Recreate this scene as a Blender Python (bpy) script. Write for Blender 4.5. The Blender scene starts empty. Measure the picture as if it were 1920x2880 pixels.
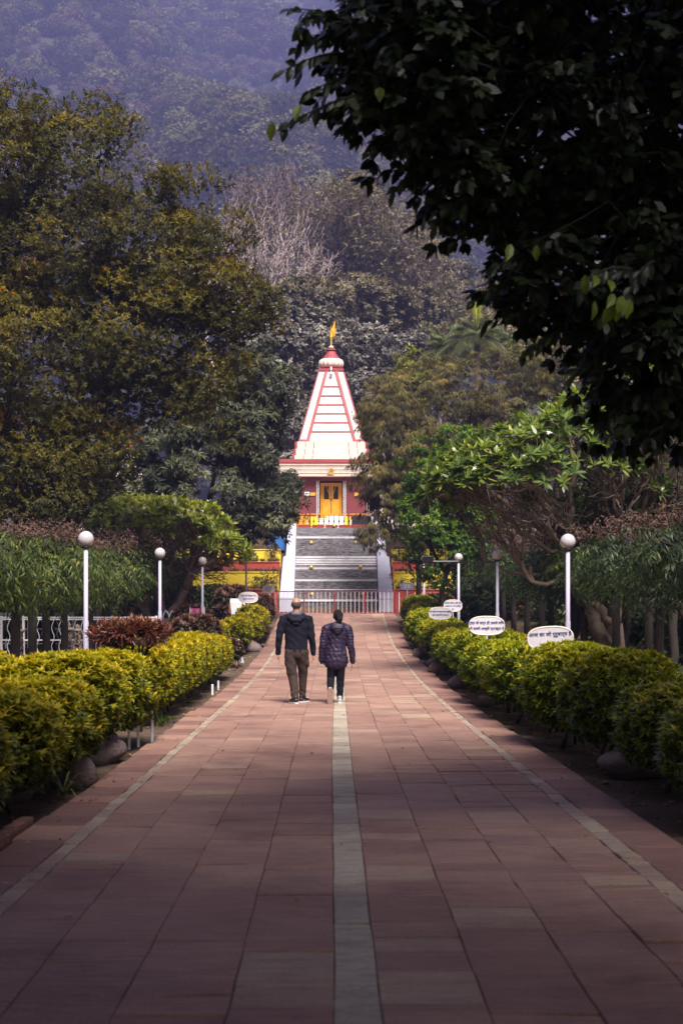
import bpy, bmesh, math, random
import numpy as np
from mathutils import Vector, Matrix

# ------------------------------------------------------------------ camera, sky, sun, exposure
scene = bpy.context.scene
COL = scene.collection
R = math.radians
F, CX, HY, EYE = 4000.0, 933.0, 1720.0, 1.55      # focal length in photo pixels, vanishing point, eye height
cam_d = bpy.data.cameras.new('camera')
cam = bpy.data.objects.new('camera', cam_d)
COL.objects.link(cam)
cam_d.sensor_fit = 'VERTICAL'; cam_d.sensor_height = 36.0; cam_d.sensor_width = 24.0
cam_d.lens = F / 2880 * 36
cam_d.shift_x = (960 - CX) / 2880
cam_d.shift_y = (HY - 1440) / 2880
cam_d.clip_start = 0.1; cam_d.clip_end = 4000
cam_d.dof.use_dof = True; cam_d.dof.focus_distance = 26; cam_d.dof.aperture_fstop = 3.2
cam.location = (0, 0, EYE); cam.rotation_euler = (R(90), 0, 0)
scene.camera = cam

SUN_EL, SUN_AZ = 52.0, 163.0      # azimuth of the sun, clockwise from +Y (the way the camera looks)
world = bpy.data.worlds.new('World'); scene.world = world; world.use_nodes = True
wn = world.node_tree
sky = wn.nodes.new('ShaderNodeTexSky'); sky.sky_type = 'NISHITA'; sky.sun_disc = False
sky.sun_elevation = R(SUN_EL); sky.sun_rotation = R(SUN_AZ)
sky.air_density = 1.0; sky.dust_density = 9.0; sky.ozone_density = 0.6
bg = wn.nodes['Background']; bg.inputs['Strength'].default_value = 0.05
wn.links.new(sky.outputs[0], bg.inputs['Color'])
sd = bpy.data.lights.new('sun', 'SUN'); sd.energy = 5.0; sd.angle = R(24); sd.color = (1.0, 0.945, 0.91)
sun = bpy.data.objects.new('sun', sd); COL.objects.link(sun)
sdir = Vector((math.sin(R(SUN_AZ)) * math.cos(R(SUN_EL)), math.cos(R(SUN_AZ)) * math.cos(R(SUN_EL)), math.sin(R(SUN_EL))))
sun.rotation_euler = (-sdir).to_track_quat('-Z', 'Y').to_euler()
sun.location = sdir * 60
scene.view_settings.view_transform = 'Standard'; scene.view_settings.look = 'None'
scene.view_settings.gamma = 1; scene.view_settings.use_curve_mapping = False
scene.view_settings.exposure = 0.66
HAZE_DENSITY = 0.00055
HAZE_COLOR = (0.44, 0.46, 1.0)
scene.cycles.volume_step_rate = 1
scene.cycles.max_bounces = 6; scene.cycles.diffuse_bounces = 3; scene.cycles.glossy_bounces = 2
scene.cycles.transmission_bounces = 3; scene.cycles.volume_bounces = 1

# ------------------------------------------------------------------ helpers
rng = np.random.default_rng(7)
random.seed(7)

def W(px, py, Y):            # photo pixel + distance -> the point in the world
    return Vector(((px - CX) * Y / F, Y, EYE + (HY - py) * Y / F))
def D(dx, dy, Y):            # same, in the coordinates of the 1568 px wide view
    return W(dx * 1.22449, dy * 1.22449, Y)

_gy = [-400, 26, 32, 38, 45, 50, 55.6, 57.2, 57.25, 58.3, 59.4, 60.4, 61.3, 61.35, 100, 150, 290]
_gz = [0, 0, .07, .22, .50, .90, 1.48, 1.52, 1.60, 2.40, 3.10, 3.60, 4.10, 5.10, 5.3, 9.0, 20.0]
def gz(Y): return float(np.interp(Y, _gy, _gz))

def tag(o, label=None, cat=None, group=None, kind=None):
    if label: o['label'] = label
    if cat: o['category'] = cat
    if group: o['group'] = group
    if kind: o['kind'] = kind
    return o
def empty(name, loc, label=None, cat=None, group=None, rz=0):
    o = bpy.data.objects.new(name, None); COL.objects.link(o)
    o.location = loc; o.rotation_euler = (0, 0, rz); o.empty_display_size = .1
    return tag(o, label, cat, group)
def link(name, me, parent=None, mat=None, loc=None):
    o = bpy.data.objects.new(name, me); COL.objects.link(o)
    if mat is not None and len(me.materials) == 0: me.materials.append(mat)
    if parent is not None: o.parent = parent
    if loc is not None: o.location = loc
    return o
KIDS = {}
def copy_tree(o, parent=None):
    c = o.copy(); COL.objects.link(c); c.parent = parent
    for ch in [x for x in bpy.data.objects if x.parent == o]: copy_tree(ch, c)
    return c

def mesh_np(name, V, loops, totals, tint=None, smooth=False):
    V = np.asarray(V, np.float32); loops = np.asarray(loops, np.int32); totals = np.asarray(totals, np.int32)
    me = bpy.data.meshes.new(name)
    me.vertices.add(len(V)); me.vertices.foreach_set('co', V.ravel())
    me.loops.add(len(loops)); me.loops.foreach_set('vertex_index', loops)
    me.polygons.add(len(totals))
    starts = np.concatenate([[0], np.cumsum(totals)[:-1]]).astype(np.int32)
    me.polygons.foreach_set('loop_start', starts); me.polygons.foreach_set('loop_total', totals)
    me.polygons.foreach_set('use_smooth', np.full(len(totals), smooth))
    if tint is not None:
        a = me.attributes.new('tint', 'FLOAT', 'POINT'); a.data.foreach_set('value', np.asarray(tint, np.float32))
    me.update(calc_edges=True); me.validate()
    return me

class MB:                    # collects hard shapes, then links them as ONE mesh object
    def __init__(s): s.v = []; s.f = []
    def poly(s, vs, fs):
        b = len(s.v); s.v += [tuple(x) for x in vs]; s.f += [[b + i for i in f] for f in fs]; return s
    def box(s, x0, x1, y0, y1, z0, z1):
        return s.poly([(x0,y0,z0),(x1,y0,z0),(x1,y1,z0),(x0,y1,z0),(x0,y0,z1),(x1,y0,z1),(x1,y1,z1),(x0,y1,z1)],
                      [(3,2,1,0),(4,5,6,7),(0,1,5,4),(1,2,6,5),(2,3,7,6),(3,0,4,7)])
    def cbox(s, c, d, rot=None):
        M = rot or Matrix.Identity(3); h = [x / 2 for x in d]; vs = []
        for z in (-1, 1):
            for (x, y) in ((-1,-1),(1,-1),(1,1),(-1,1)):
                vs.append(tuple(Vector(c) + M @ Vector((x*h[0], y*h[1], z*h[2]))))
        return s.poly(vs, [(3,2,1,0),(4,5,6,7),(0,1,5,4),(1,2,6,5),(2,3,7,6),(3,0,4,7)])
    def frustum(s, r0, r1, z0, z1):      # rects (x0,x1,y0,y1)
        a, b = r0, r1
        return s.poly([(a[0],a[2],z0),(a[1],a[2],z0),(a[1],a[3],z0),(a[0],a[3],z0),(b[0],b[2],z1),(b[1],b[2],z1),(b[1],b[3],z1),(b[0],b[3],z1)],
                      [(3,2,1,0),(4,5,6,7),(0,1,5,4),(1,2,6,5),(2,3,7,6),(3,0,4,7)])
    def bar(s, a, b, w, d=None, up=(0,0,1)):
        a, b = Vector(a), Vector(b); t = (b - a).normalized(); u = Vector(up)
        if abs(t.dot(u)) > .95: u = Vector((0, 1, 0))
        x = t.cross(u).normalized(); y = x.cross(t).normalized(); d = d or w; vs = []
        for p in (a, b):
            for (i, j) in ((-1,-1),(1,-1),(1,1),(-1,1)): vs.append(tuple(p + x*i*w/2 + y*j*d/2))
        return s.poly(vs, [(3,2,1,0),(4,5,6,7),(0,1,5,4),(1,2,6,5),(2,3,7,6),(3,0,4,7)])
    def lathe(s, prof, c=(0,0,0), n=24, rib=0, nr=0):       # prof: (r, z)
        vs = []
        for r, z in prof:
            for i in range(n):
                a = 2*math.pi*i/n; q = r * (1 - rib*(1 - abs(math.sin(a*nr/2))**.7)) if nr else r
                vs.append((c[0]+q*math.cos(a), c[1]+q*math.sin(a), c[2]+z))
        fs = []
        for k in range(len(prof)-1):
            for i in range(n):
                j = (i+1) % n; fs.append((k*n+i, k*n+j, (k+1)*n+j, (k+1)*n+i))
        fs.append(tuple(reversed(range(n)))); fs.append(tuple((len(prof)-1)*n+i for i in range(n)))
        return s.poly(vs, fs)
    def tube(s, pts, rs, n=8):
        V, L, T = tubes([(np.array([tuple(p) for p in pts], float), rs if hasattr(rs, '__len__') else [rs]*len(pts))], n)
        fs = []; k = 0
        for t in T: fs.append(list(L[k:k+t])); k += t
        return s.poly([tuple(x) for x in V], fs)
    def build(s, name, mat, parent=None, bevel=0, smooth=False, loc=None):
        me = bpy.data.meshes.new(name); me.from_pydata(s.v, [], s.f); me.update()
        if smooth:
            me.polygons.foreach_set('use_smooth', [len(p.vertices) < 5 for p in me.polygons])
        o = link(name, me, parent, mat, loc)
        if bevel:
            b = o.modifiers.new('bevel', 'BEVEL'); b.width = bevel; b.segments = 2; b.limit_method = 'ANGLE'; b.angle_limit = R(40)
        return o

def tubes(lines, n=6):
    V = []; L = []; T = []; base = 0
    for pts, rs in lines:
        pts = np.asarray(pts, float); m = len(pts)
        tan = np.gradient(pts, axis=0); tan /= (np.linalg.norm(tan, axis=1, keepdims=True) + 1e-9)
        cand = np.array([[0, 0, 1.], [1., 0, 0], [0, 1., 0]]); ref = cand[0] if np.abs(tan[:, 2]).max() < .9 else cand[np.argmin(np.abs(tan @ cand.T).max(0))]
        u = np.cross(tan, ref); u /= (np.linalg.norm(u, axis=1, keepdims=True) + 1e-9)
        v = np.cross(tan, u)
        ang = np.arange(n) * 2 * math.pi / n
        ring = pts[:, None, :] + (np.cos(ang)[None, :, None] * u[:, None, :] + np.sin(ang)[None, :, None] * v[:, None, :]) * np.asarray(rs, float)[:, None, None]
        V.append(ring.reshape(-1, 3))
        i = np.arange(n); j = (i + 1) % n
        for k in range(m - 1):
            q = np.stack([k*n+i, (k+1)*n+i, (k+1)*n+j, k*n+j], 1) + base
            L.append(q.ravel()); T.append(np.full(n, 4))
        L.append(np.arange(n)[::1] + base); T.append(np.array([n]))
        L.append(np.arange(n)[::-1] + (m-1)*n + base); T.append(np.array([n]))
        base += m * n
    return np.concatenate(V), np.concatenate(L), np.concatenate(T)

def norm(a): return a / (np.linalg.norm(a, axis=-1, keepdims=True) + 1e-9)

def leaves_obj(name, lf, mat, parent=None, kind='quad', loc=None):
    """lf = (P, D, N, L, Wd, tint): base points, long axes, rough normals, lengths, widths, colour position"""
    P, Dr, N, L, Wd, t = lf
    n = len(P); Dr = norm(Dr); S = norm(np.cross(Dr, N)); Nn = np.cross(S, Dr)
    L = np.broadcast_to(L, (n,))[:, None]; Wd = np.broadcast_to(Wd, (n,))[:, None]
    if kind == 'quad':
        mid = P + Dr*L*.45
        V = np.stack([P, mid + S*Wd/2, P + Dr*L - Nn*L*.06, mid - S*Wd/2], 1); k = 4
        loops = (np.arange(n)[:, None]*4 + np.arange(4)[None]).ravel(); tot = np.full(n, 4)
    elif kind == 'fold':
        mid = P + Dr*L*.45
        V = np.stack([P, mid + S*Wd/2 + Nn*Wd*.18, P + Dr*L - Nn*L*.16, mid - S*Wd/2 + Nn*Wd*.18, mid + Nn*L*.03], 1); k = 5
        fc = np.array([0,1,4, 1,2,4, 2,3,4, 3,0,4])
        loops = (np.arange(n)[:, None]*5 + fc[None]).ravel(); tot = np.full(n*4, 3)
    elif kind == 'hex':
        V = np.stack([P, P + Dr*L*.3 + S*Wd/2, P + Dr*L*.7 + S*Wd*.38, P + Dr*L, P + Dr*L*.7 - S*Wd*.38, P + Dr*L*.3 - S*Wd/2], 1); k = 6
        fc = np.array([0,1,5, 1,2,4,5, 2,3,4])
        loops = (np.arange(n)[:, None]*6 + fc[None]).ravel(); tot = np.tile([3,4,3], n)
    else:               # broad leaf, folded along the midrib with a pointed, drooping tip
        q = [P, P + Dr*L*.22 + S*Wd*.42 + Nn*Wd*.10, P + Dr*L*.55 + S*Wd*.5 + Nn*Wd*.12, P + Dr*L*.84 + S*Wd*.2 - Nn*L*.03, P + Dr*L - Nn*L*.12,
             P + Dr*L*.84 - S*Wd*.2 - Nn*L*.03, P + Dr*L*.55 - S*Wd*.5 + Nn*Wd*.12, P + Dr*L*.22 - S*Wd*.42 + Nn*Wd*.10, P + Dr*L*.5 - Nn*Wd*.02]
        V = np.stack(q, 1); k = 9
        fc = np.array([0,1,8, 1,2,8, 2,3,8, 3,4,8, 4,5,8, 5,6,8, 6,7,8, 7,0,8])
        loops = (np.arange(n)[:, None]*9 + fc[None]).ravel(); tot = np.full(n*8, 3)
    me = mesh_np(name, V.reshape(-1, 3), loops, tot, np.repeat(t, k))
    return link(name, me, parent, mat, loc)

def cat_lf(ls): return tuple(np.concatenate([l[i] for l in ls]) for i in range(6))

def whorls(P, A, m, L, Wd, spread=(25, 80), grav=.3, t0=None, tv=.18, jit=0.0, r=rng):
    """m leaves round every point P, fanning out about axis A"""
    n = len(P); A = norm(A + 1e-6)
    ref = np.where(np.abs(A[:, 2:3]) < .9, np.array([[0, 0, 1.]]), np.array([[1., 0, 0]]))
    U = norm(np.cross(A, ref)); Vv = np.cross(A, U)
    ph = r.random((n, 1))*6.28 + np.arange(m)[None]*2.4 + r.normal(0, .25, (n, m))
    th = np.radians(r.uniform(spread[0], spread[1], (n, m)))
    d = (A[:, None]*np.cos(th)[..., None] + (U[:, None]*np.cos(ph)[..., None] + Vv[:, None]*np.sin(ph)[..., None])*np.sin(th)[..., None])
    d[..., 2] -= grav
    d = norm(d)
    N = A[:, None] + np.array([0, 0, .6]) + r.normal(0, .25, (n, m, 3)); N = N - (N*d).sum(-1, keepdims=True)*d
    N = norm(N)
    base = P[:, None] + r.normal(0, 1, (n, m, 3))*jit
    sc = r.uniform(.7, 1.15, (n, m))
    t0 = np.full(n, .5) if t0 is None else t0
    t = np.clip(t0[:, None] + r.normal(0, tv, (n, m)), 0, 1)
    return (base.reshape(-1, 3), d.reshape(-1, 3), N.reshape(-1, 3), (sc*L).ravel(), (sc*Wd).ravel(), t.ravel())

def crown(lobes, n, r=rng, inner=.55, rough=.18):
    """n clump centres in the outer shells of overlapping lobes; returns points and outward axes"""
    Lb = np.array(lobes, float); a = (Lb[:, 3]*Lb[:, 4] + Lb[:, 4]*Lb[:, 5] + Lb[:, 3]*Lb[:, 5]); a /= a.sum()
    out = []; ax = []; tot = 0
    while tot < n:
        k = r.choice(len(Lb), n*2, p=a); d = norm(r.normal(0, 1, (n*2, 3)))
        ph = Lb[k, 0]*1.7
        bump = 1 + rough*(np.sin(d[:, 0]*5+ph) * np.sin(d[:, 1]*6+ph*2) + .7*np.sin(d[:, 2]*9+ph*3)*np.sin(d[:, 0]*11+ph))
        rad = (inner + (1-inner)*r.random(n*2)**.5) * bump
        p = Lb[k, :3] + d*Lb[k, 3:6]*rad[:, None]
        q = np.min(np.linalg.norm((p[:, None] - Lb[None, :, :3])/Lb[None, :, 3:6], axis=2), axis=1)
        ok = q > inner*.9
        out.append(p[ok]); ax.append(norm((d/Lb[k, 3:6]))[ok]); tot += ok.sum()
    return np.concatenate(out)[:n], np.concatenate(ax)[:n]

def limbs(root, tips, r_tip=.012, k=.45, f=.42, wob=.07, r=rng, up=.0, taper=.6):
    """branches that fork from root out to every tip"""
    lines = []; tips = np.asarray(tips, float)
    def seg(p, q, r0, r1):
        L = np.linalg.norm(q - p); m = 4 if L > .5 else 3
        t = np.linspace(0, 1, m)[:, None]; w = r.normal(0, wob*L*.5, (m, 3)); w[0] = 0; w[-1] = 0
        w[:, 2] -= up*L*np.sin(t[:, 0]*math.pi)
        lines.append((p + (q-p)*t + w, np.linspace(r0, r1, m)))
    stack = [(np.array(root, float), np.arange(len(tips)), r_tip*len(tips)**k)]
    while stack:
        p, idx, r0 = stack.pop(); n = len(idx)
        if n == 1:
            seg(p, tips[idx[0]], r0, r_tip*taper); continue
        c = tips[idx].mean(0)
        ff = f*r.uniform(.7, 1.25) if n > 3 else f*r.uniform(.9, 1.6)
        node = p + (c-p)*min(ff, .85) + r.normal(0, wob, 3)*np.linalg.norm(c-p)
        r1 = r_tip*n**k
        seg(p, node, r0, r1)
        dv = norm(tips[idx] - node) + r.normal(0, .05, (n, 3)); dv = dv - dv.mean(0)
        ax = np.linalg.svd(dv, full_matrices=False)[2][0] if n > 2 else dv[0]
        pr = dv @ ax; th = np.quantile(pr, r.uniform(.35, .65)) if n > 2 else 0
        a = idx[pr <= th]; b = idx[pr > th]
        if len(a) == 0 or len(b) == 0: a, b = idx[:n//2], idx[n//2:]
        for s in (a, b): stack.append((node, s, r_tip*max(len(s), 1)**k))
    return lines

def tubes_obj(name, lines, mat, parent=None, n=6, thin=None, loc=None):
    if thin:
        big = [l for l in lines if max(l[1]) >= thin]; small = [l for l in lines if max(l[1]) < thin]
        parts = []
        if big: parts.append(tubes(big, n))
        if small: parts.append(tubes(small, 3))
        V = []; L = []; T = []; b = 0
        for v, l, t in parts: V.append(v); L.append(l + b); T.append(t); b += len(v)
        V, L, T = np.concatenate(V), np.concatenate(L), np.concatenate(T)
    else: V, L, T = tubes(lines, n)
    return link(name, mesh_np(name, V, L, T, smooth=True), parent, mat, loc)

# ------------------------------------------------------------------ materials
def nodes(name):
    m = bpy.data.materials.new(name); m.use_nodes = True; nt = m.node_tree
    return m, nt, nt.nodes['Principled BSDF'], nt.nodes.new, nt.links.new
def ramp(nt, stops):
    r = nt.nodes.new('ShaderNodeValToRGB'); e = r.color_ramp.elements
    while len(e) > 1: e.remove(e[-1])
    e[0].position = stops[0][0]; e[0].color = (*stops[0][1], 1)
    for p, c in stops[1:]:
        x = e.new(p); x.color = (*c, 1)
    return r
def paint(name, col, rough=.6, var=.12, scale=6, bump=.0, metal=0, dirt=None, dirt_amt=.35, stretch=None, spec=.5):
    """a painted or plain surface: base colour broken by two scales of noise, optional stains and relief"""
    m, nt, b, N, K = nodes(name)
    tc = N('ShaderNodeTexCoord'); src = tc.outputs['Object']
    if stretch:
        mp = N('ShaderNodeMapping'); mp.inputs['Scale'].default_value = stretch; K(src, mp.inputs['Vector']); src = mp.outputs[0]
    n1 = N('ShaderNodeTexNoise'); n1.inputs['Scale'].default_value = scale; n1.inputs['Detail'].default_value = 6; n1.inputs['Roughness'].default_value = .65
    K(src, n1.inputs['Vector'])
    lo = tuple(c*(1-var) for c in col); hi = tuple(min(1, c*(1+var)) for c in col)
    r = ramp(nt, [(.3, lo), (.7, hi)]); K(n1.outputs['Fac'], r.inputs[0]); out = r.outputs[0]
    if dirt:
        n2 = N('ShaderNodeTexNoise'); n2.inputs['Scale'].default_value = scale*.35; n2.inputs['Detail'].default_value = 8; n2.inputs['Roughness'].default_value = .7
        K(src, n2.inputs['Vector'])
        r2 = ramp(nt, [(.48, (0,0,0)), (.72, (dirt_amt,)*3)]); K(n2.outputs['Fac'], r2.inputs[0])
        mx = N('ShaderNodeMixRGB'); mx.inputs[2].default_value = (*dirt, 1); K(r2.outputs[0], mx.inputs[0]); K(out, mx.inputs[1]); out = mx.outputs[0]
    K(out, b.inputs['Base Color'])
    b.inputs['Roughness'].default_value = rough; b.inputs['Metallic'].default_value = metal; b.inputs['Specular IOR Level'].default_value = spec
    if bump:
        bp = N('ShaderNodeBump'); bp.inputs['Strength'].default_value = bump; bp.inputs['Distance'].default_value = .02
        n3 = N('ShaderNodeTexNoise'); n3.inputs['Scale'].default_value = scale*6; n3.inputs['Detail'].default_value = 6; K(src, n3.inputs['Vector'])
        K(n3.outputs['Fac'], bp.inputs['Height']); K(bp.outputs[0], b.inputs['Normal'])
    return m
def leafmat(name, stops, rough=.5, trans=.25, spec=.4, varscale=.6, backlit=1.6):
    m, nt, b, N, K = nodes(name)
    at = N('ShaderNodeAttribute'); at.attribute_name = 'tint'
    tc = N('ShaderNodeTexCoord'); n1 = N('ShaderNodeTexNoise'); n1.inputs['Scale'].default_value = varscale; n1.inputs['Detail'].default_value = 3
    K(tc.outputs['Object'], n1.inputs['Vector'])
    ma = N('ShaderNodeMath'); ma.operation = 'MULTIPLY_ADD'; ma.inputs[1].default_value = .5; K(n1.outputs['Fac'], ma.inputs[0])
    sb = N('ShaderNodeMath'); sb.operation = 'SUBTRACT'; sb.inputs[1].default_value = .25; K(at.outputs['Fac'], sb.inputs[0]); K(sb.outputs[0], ma.inputs[2])
    r = ramp(nt, stops); K(ma.outputs[0], r.inputs[0]); K(r.outputs[0], b.inputs['Base Color'])
    b.inputs['Roughness'].default_value = rough; b.inputs['Specular IOR Level'].default_value = spec
    if trans:
        tr = N('ShaderNodeBsdfTranslucent'); mx = N('ShaderNodeMixShader'); mx.inputs[0].default_value = trans
        g = N('ShaderNodeMixRGB'); g.blend_type = 'MULTIPLY'; g.inputs[0].default_value = 1; g.inputs[2].default_value = (backlit, backlit*1.05, .5, 1)
        K(r.outputs[0], g.inputs[1]); K(g.outputs[0], tr.inputs['Color'])
        out = nt.nodes['Material Output']; K(b.outputs[0], mx.inputs[1]); K(tr.outputs[0], mx.inputs[2]); K(mx.outputs[0], out.inputs['Surface'])
    return m
def tilemat(name, stops, grain=(1.2, 9, 1), rough=.75):
    m, nt, b, N, K = nodes(name)
    at = N('ShaderNodeAttribute'); at.attribute_name = 'tint'
    r = ramp(nt, stops); K(at.outputs['Fac'], r.inputs[0])
    ge = N('ShaderNodeNewGeometry'); mp = N('ShaderNodeMapping'); mp.inputs['Scale'].default_value = grain; K(ge.outputs['Position'], mp.inputs['Vector'])
    n1 = N('ShaderNodeTexNoise'); n1.inputs['Scale'].default_value = 2.6; n1.inputs['Detail'].default_value = 9; n1.inputs['Roughness'].default_value = .68; n1.inputs['Distortion'].default_value = .5
    K(mp.outputs[0], n1.inputs['Vector'])
    r1 = ramp(nt, [(.28, (.62,.60,.62)), (.5, (1,1,1)), (.74, (1.32,1.28,1.2))]); K(n1.outputs['Fac'], r1.inputs[0])
    mx = N('ShaderNodeMixRGB'); mx.blend_type = 'MULTIPLY'; mx.inputs[0].default_value = 1; K(r.outputs[0], mx.inputs[1]); K(r1.outputs[0], mx.inputs[2])
    n2 = N('ShaderNodeTexNoise'); n2.inputs['Scale'].default_value = 60; n2.inputs['Detail'].default_value = 4; K(ge.outputs['Position'], n2.inputs['Vector'])
    r2 = ramp(nt, [(.35, (.86,.86,.86)), (.65, (1.1,1.1,1.1))]); K(n2.outputs['Fac'], r2.inputs[0])
    m2 = N('ShaderNodeMixRGB'); m2.blend_type = 'MULTIPLY'; m2.inputs[0].default_value = 1; K(mx.outputs[0], m2.inputs[1]); K(r2.outputs[0], m2.inputs[2])
    n4 = N('ShaderNodeTexNoise'); n4.inputs['Scale'].default_value = .55; n4.inputs['Detail'].default_value = 7; n4.inputs['Roughness'].default_value = .7; K(ge.outputs['Position'], n4.inputs['Vector'])
    r4 = ramp(nt, [(.33, (.60,.55,.58)), (.46, (.88,.86,.87)), (.56, (1,1,1)), (.7, (1.16,1.14,1.06))]); K(n4.outputs['Fac'], r4.inputs[0])
    m3 = N('ShaderNodeMixRGB'); m3.blend_type = 'MULTIPLY'; m3.inputs[0].default_value = 1; K(m2.outputs[0], m3.inputs[1]); K(r4.outputs[0], m3.inputs[2])
    K(m3.outputs[0], b.inputs['Base Color'])
    b.inputs['Specular IOR Level'].default_value = .3
    rr = ramp(nt, [(.3, (rough-.12,)*3), (.7, (rough+.1,)*3)]); K(n1.outputs['Fac'], rr.inputs[0]); K(rr.outputs[0], b.inputs['Roughness'])
    bp = N('ShaderNodeBump'); bp.inputs['Strength'].default_value = .5; bp.inputs['Distance'].default_value = .012
    K(n1.outputs['Fac'], bp.inputs['Height']); K(bp.outputs[0], b.inputs['Normal'])
    return m

M = {}
M['sand'] = tilemat('red_sandstone', [(0, (.26,.148,.115)), (.3, (.32,.19,.145)), (.6, (.355,.213,.160)), (.85, (.38,.243,.180)), (.95, (.40,.285,.20)), (1, (.41,.305,.215))])
M['edge'] = tilemat('purple_sandstone', [(0, (.21,.115,.092)), (.5, (.29,.16,.125)), (1, (.36,.21,.155))])
M['pale'] = tilemat('pale_sandstone', [(0, (.33,.275,.215)), (.5, (.41,.35,.27)), (1, (.47,.405,.31))], grain=(2, 6, 1))
M['pale_edge'] = tilemat('worn_pale_sandstone', [(0, (.31,.22,.165)), (.5, (.37,.28,.21)), (1, (.43,.35,.265))], grain=(2, 6, 1))
M['grout'] = paint('joint_mortar', (.15,.095,.08), .95, .4, 8)
M['bark'] = paint('grey_brown_bark', (.075,.052,.040), .9, .45, 9, .8, stretch=(1, 1, .25))
M['bark_dark'] = paint('dark_bark', (.035,.026,.022), .9, .4, 9, .6, stretch=(1, 1, .3))
M['bark_pale'] = paint('pale_bare_bark', (.42,.33,.31), .9, .35, 2)
M['bark_mauve'] = paint('mauve_bark', (.19,.14,.13), .9, .3, 2)
M['frang_bark'] = paint('frangipani_bark', (.17,.12,.09), .8, .35, 8, .5)
M['white'] = paint('white_enamel', (.78,.77,.80), .4, .06, 5, dirt=(.35,.30,.28), dirt_amt=.3)
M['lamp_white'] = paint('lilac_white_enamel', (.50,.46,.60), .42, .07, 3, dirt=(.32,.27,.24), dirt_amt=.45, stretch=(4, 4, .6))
M['cream'] = paint('cream_paint', (.80,.68,.58), .65, .07, 1.5, .1, dirt=(.50,.36,.30), dirt_amt=.3, stretch=(2.5, 2.5, .5))
M['temple_white'] = paint('temple_white_paint', (.84,.80,.72), .6, .04, 1.5, .08, dirt=(.62,.50,.42), dirt_amt=.22, stretch=(3, 3, .4))
M['maroon'] = paint('maroon_paint', (.36,.055,.062), .55, .14, 2.5, .1, dirt=(.20,.035,.045), dirt_amt=.5)
M['wall_maroon'] = paint('dark_maroon_wall', (.14,.020,.026), .65, .18, 2, .1, dirt=(.10,.02,.025), dirt_amt=.5)
M['gold'] = paint('yellow_door_paint', (.70,.33,.015), .45, .15, 3, .05, dirt=(.36,.15,.02), dirt_amt=.5)
M['brass'] = paint('gilded_metal', (.78,.52,.13), .35, .15, 8, metal=.6)
M['flag'] = paint('saffron_cloth', (.85,.42,.012), .8, .15, 3)
M['yellow'] = paint('yellow_wall_paint', (.88,.66,.03), .7, .08, 1.2, .15, dirt=(.56,.38,.05), dirt_amt=.6, stretch=(1, 1, 5))
M['redwall'] = paint('red_wall_paint', (.40,.055,.035), .7, .14, 2, .15, dirt=(.22,.06,.04), dirt_amt=.5)
M['redrail'] = paint('red_rail_paint', (.23,.016,.026), .45, .12, 6)
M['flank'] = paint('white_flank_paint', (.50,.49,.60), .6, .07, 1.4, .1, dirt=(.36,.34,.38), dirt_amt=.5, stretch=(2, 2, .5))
M['cascade'] = paint('wet_grey_stone', (.105,.095,.105), .6, .45, 5, .8, dirt=(.24,.22,.22), dirt_amt=.6, stretch=(1, 1, 3))
M['ledge'] = paint('white_stone_ledge', (.74,.71,.73), .6, .15, 3, .3, dirt=(.22,.20,.20), dirt_amt=.6)
M['blue'] = paint('blue_door_paint', (.03,.14,.42), .5, .15, 3)
M['black'] = paint('black_metal', (.012,.012,.014), .5, .2, 6)
M['glass'] = paint('dark_glass', (.02,.018,.016), .12, .2, 4)
M['soil'] = paint('dry_soil', (.15,.105,.072), .95, .35, 1.3, .9, dirt=(.055,.042,.03), dirt_amt=.8)
M['stone'] = paint('river_boulder', (.17,.125,.115), .85, .35, 4, 1.0, dirt=(.10,.085,.08), dirt_amt=.7)
M['brick'] = paint('kerb_brick', (.22,.10,.07), .85, .25, 6, .6, dirt=(.10,.07,.05), dirt_amt=.6)
M['pebble'] = tilemat('pebbles', [(0, (.30,.20,.16)), (.4, (.55,.42,.35)), (1, (.78,.70,.64))])
M['ink'] = paint('blue_sign_paint', (.02,.025,.16), .6, .1, 10)
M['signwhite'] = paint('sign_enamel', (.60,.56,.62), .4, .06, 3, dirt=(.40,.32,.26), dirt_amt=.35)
M['rim'] = paint('cream_rim', (.72,.62,.52), .5, .12, 8, dirt=(.35,.2,.12), dirt_amt=.6)
M['greysign'] = paint('slate_sign', (.14,.14,.20), .5, .1, 3)
M['pink'] = paint('pink_banner', (.55,.07,.22), .7, .2, 4, dirt=(.8,.7,.75), dirt_amt=.8)
M['litter'] = leafmat('fallen_leaves', [(0, (.10,.055,.025)), (.5, (.24,.13,.06)), (1, (.42,.30,.12))], .8, 0)
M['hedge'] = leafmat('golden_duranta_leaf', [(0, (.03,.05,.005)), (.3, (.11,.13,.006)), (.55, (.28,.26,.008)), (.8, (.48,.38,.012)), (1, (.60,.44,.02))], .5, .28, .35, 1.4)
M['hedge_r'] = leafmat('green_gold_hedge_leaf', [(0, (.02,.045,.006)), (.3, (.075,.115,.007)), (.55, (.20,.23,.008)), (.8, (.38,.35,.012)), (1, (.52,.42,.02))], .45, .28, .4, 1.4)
M['croton'] = leafmat('croton_leaf', [(0, (.025,.016,.010)), (.35, (.075,.035,.018)), (.65, (.14,.026,.026)), (1, (.27,.13,.04))], .4, .2, .5)
M['redleaf'] = leafmat('dark_red_shrub_leaf', [(0, (.02,.02,.010)), (.45, (.08,.05,.03)), (.8, (.15,.07,.05)), (1, (.30,.09,.09))], .6, .2)
M['darkleaf'] = leafmat('dark_shrub_leaf', [(0, (.012,.022,.008)), (.5, (.035,.055,.015)), (1, (.09,.10,.02))], .5, .2)
M['agave'] = leafmat('strap_leaf', [(0, (.05,.08,.03)), (.5, (.12,.15,.06)), (1, (.32,.30,.14))], .45, .2)
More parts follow.
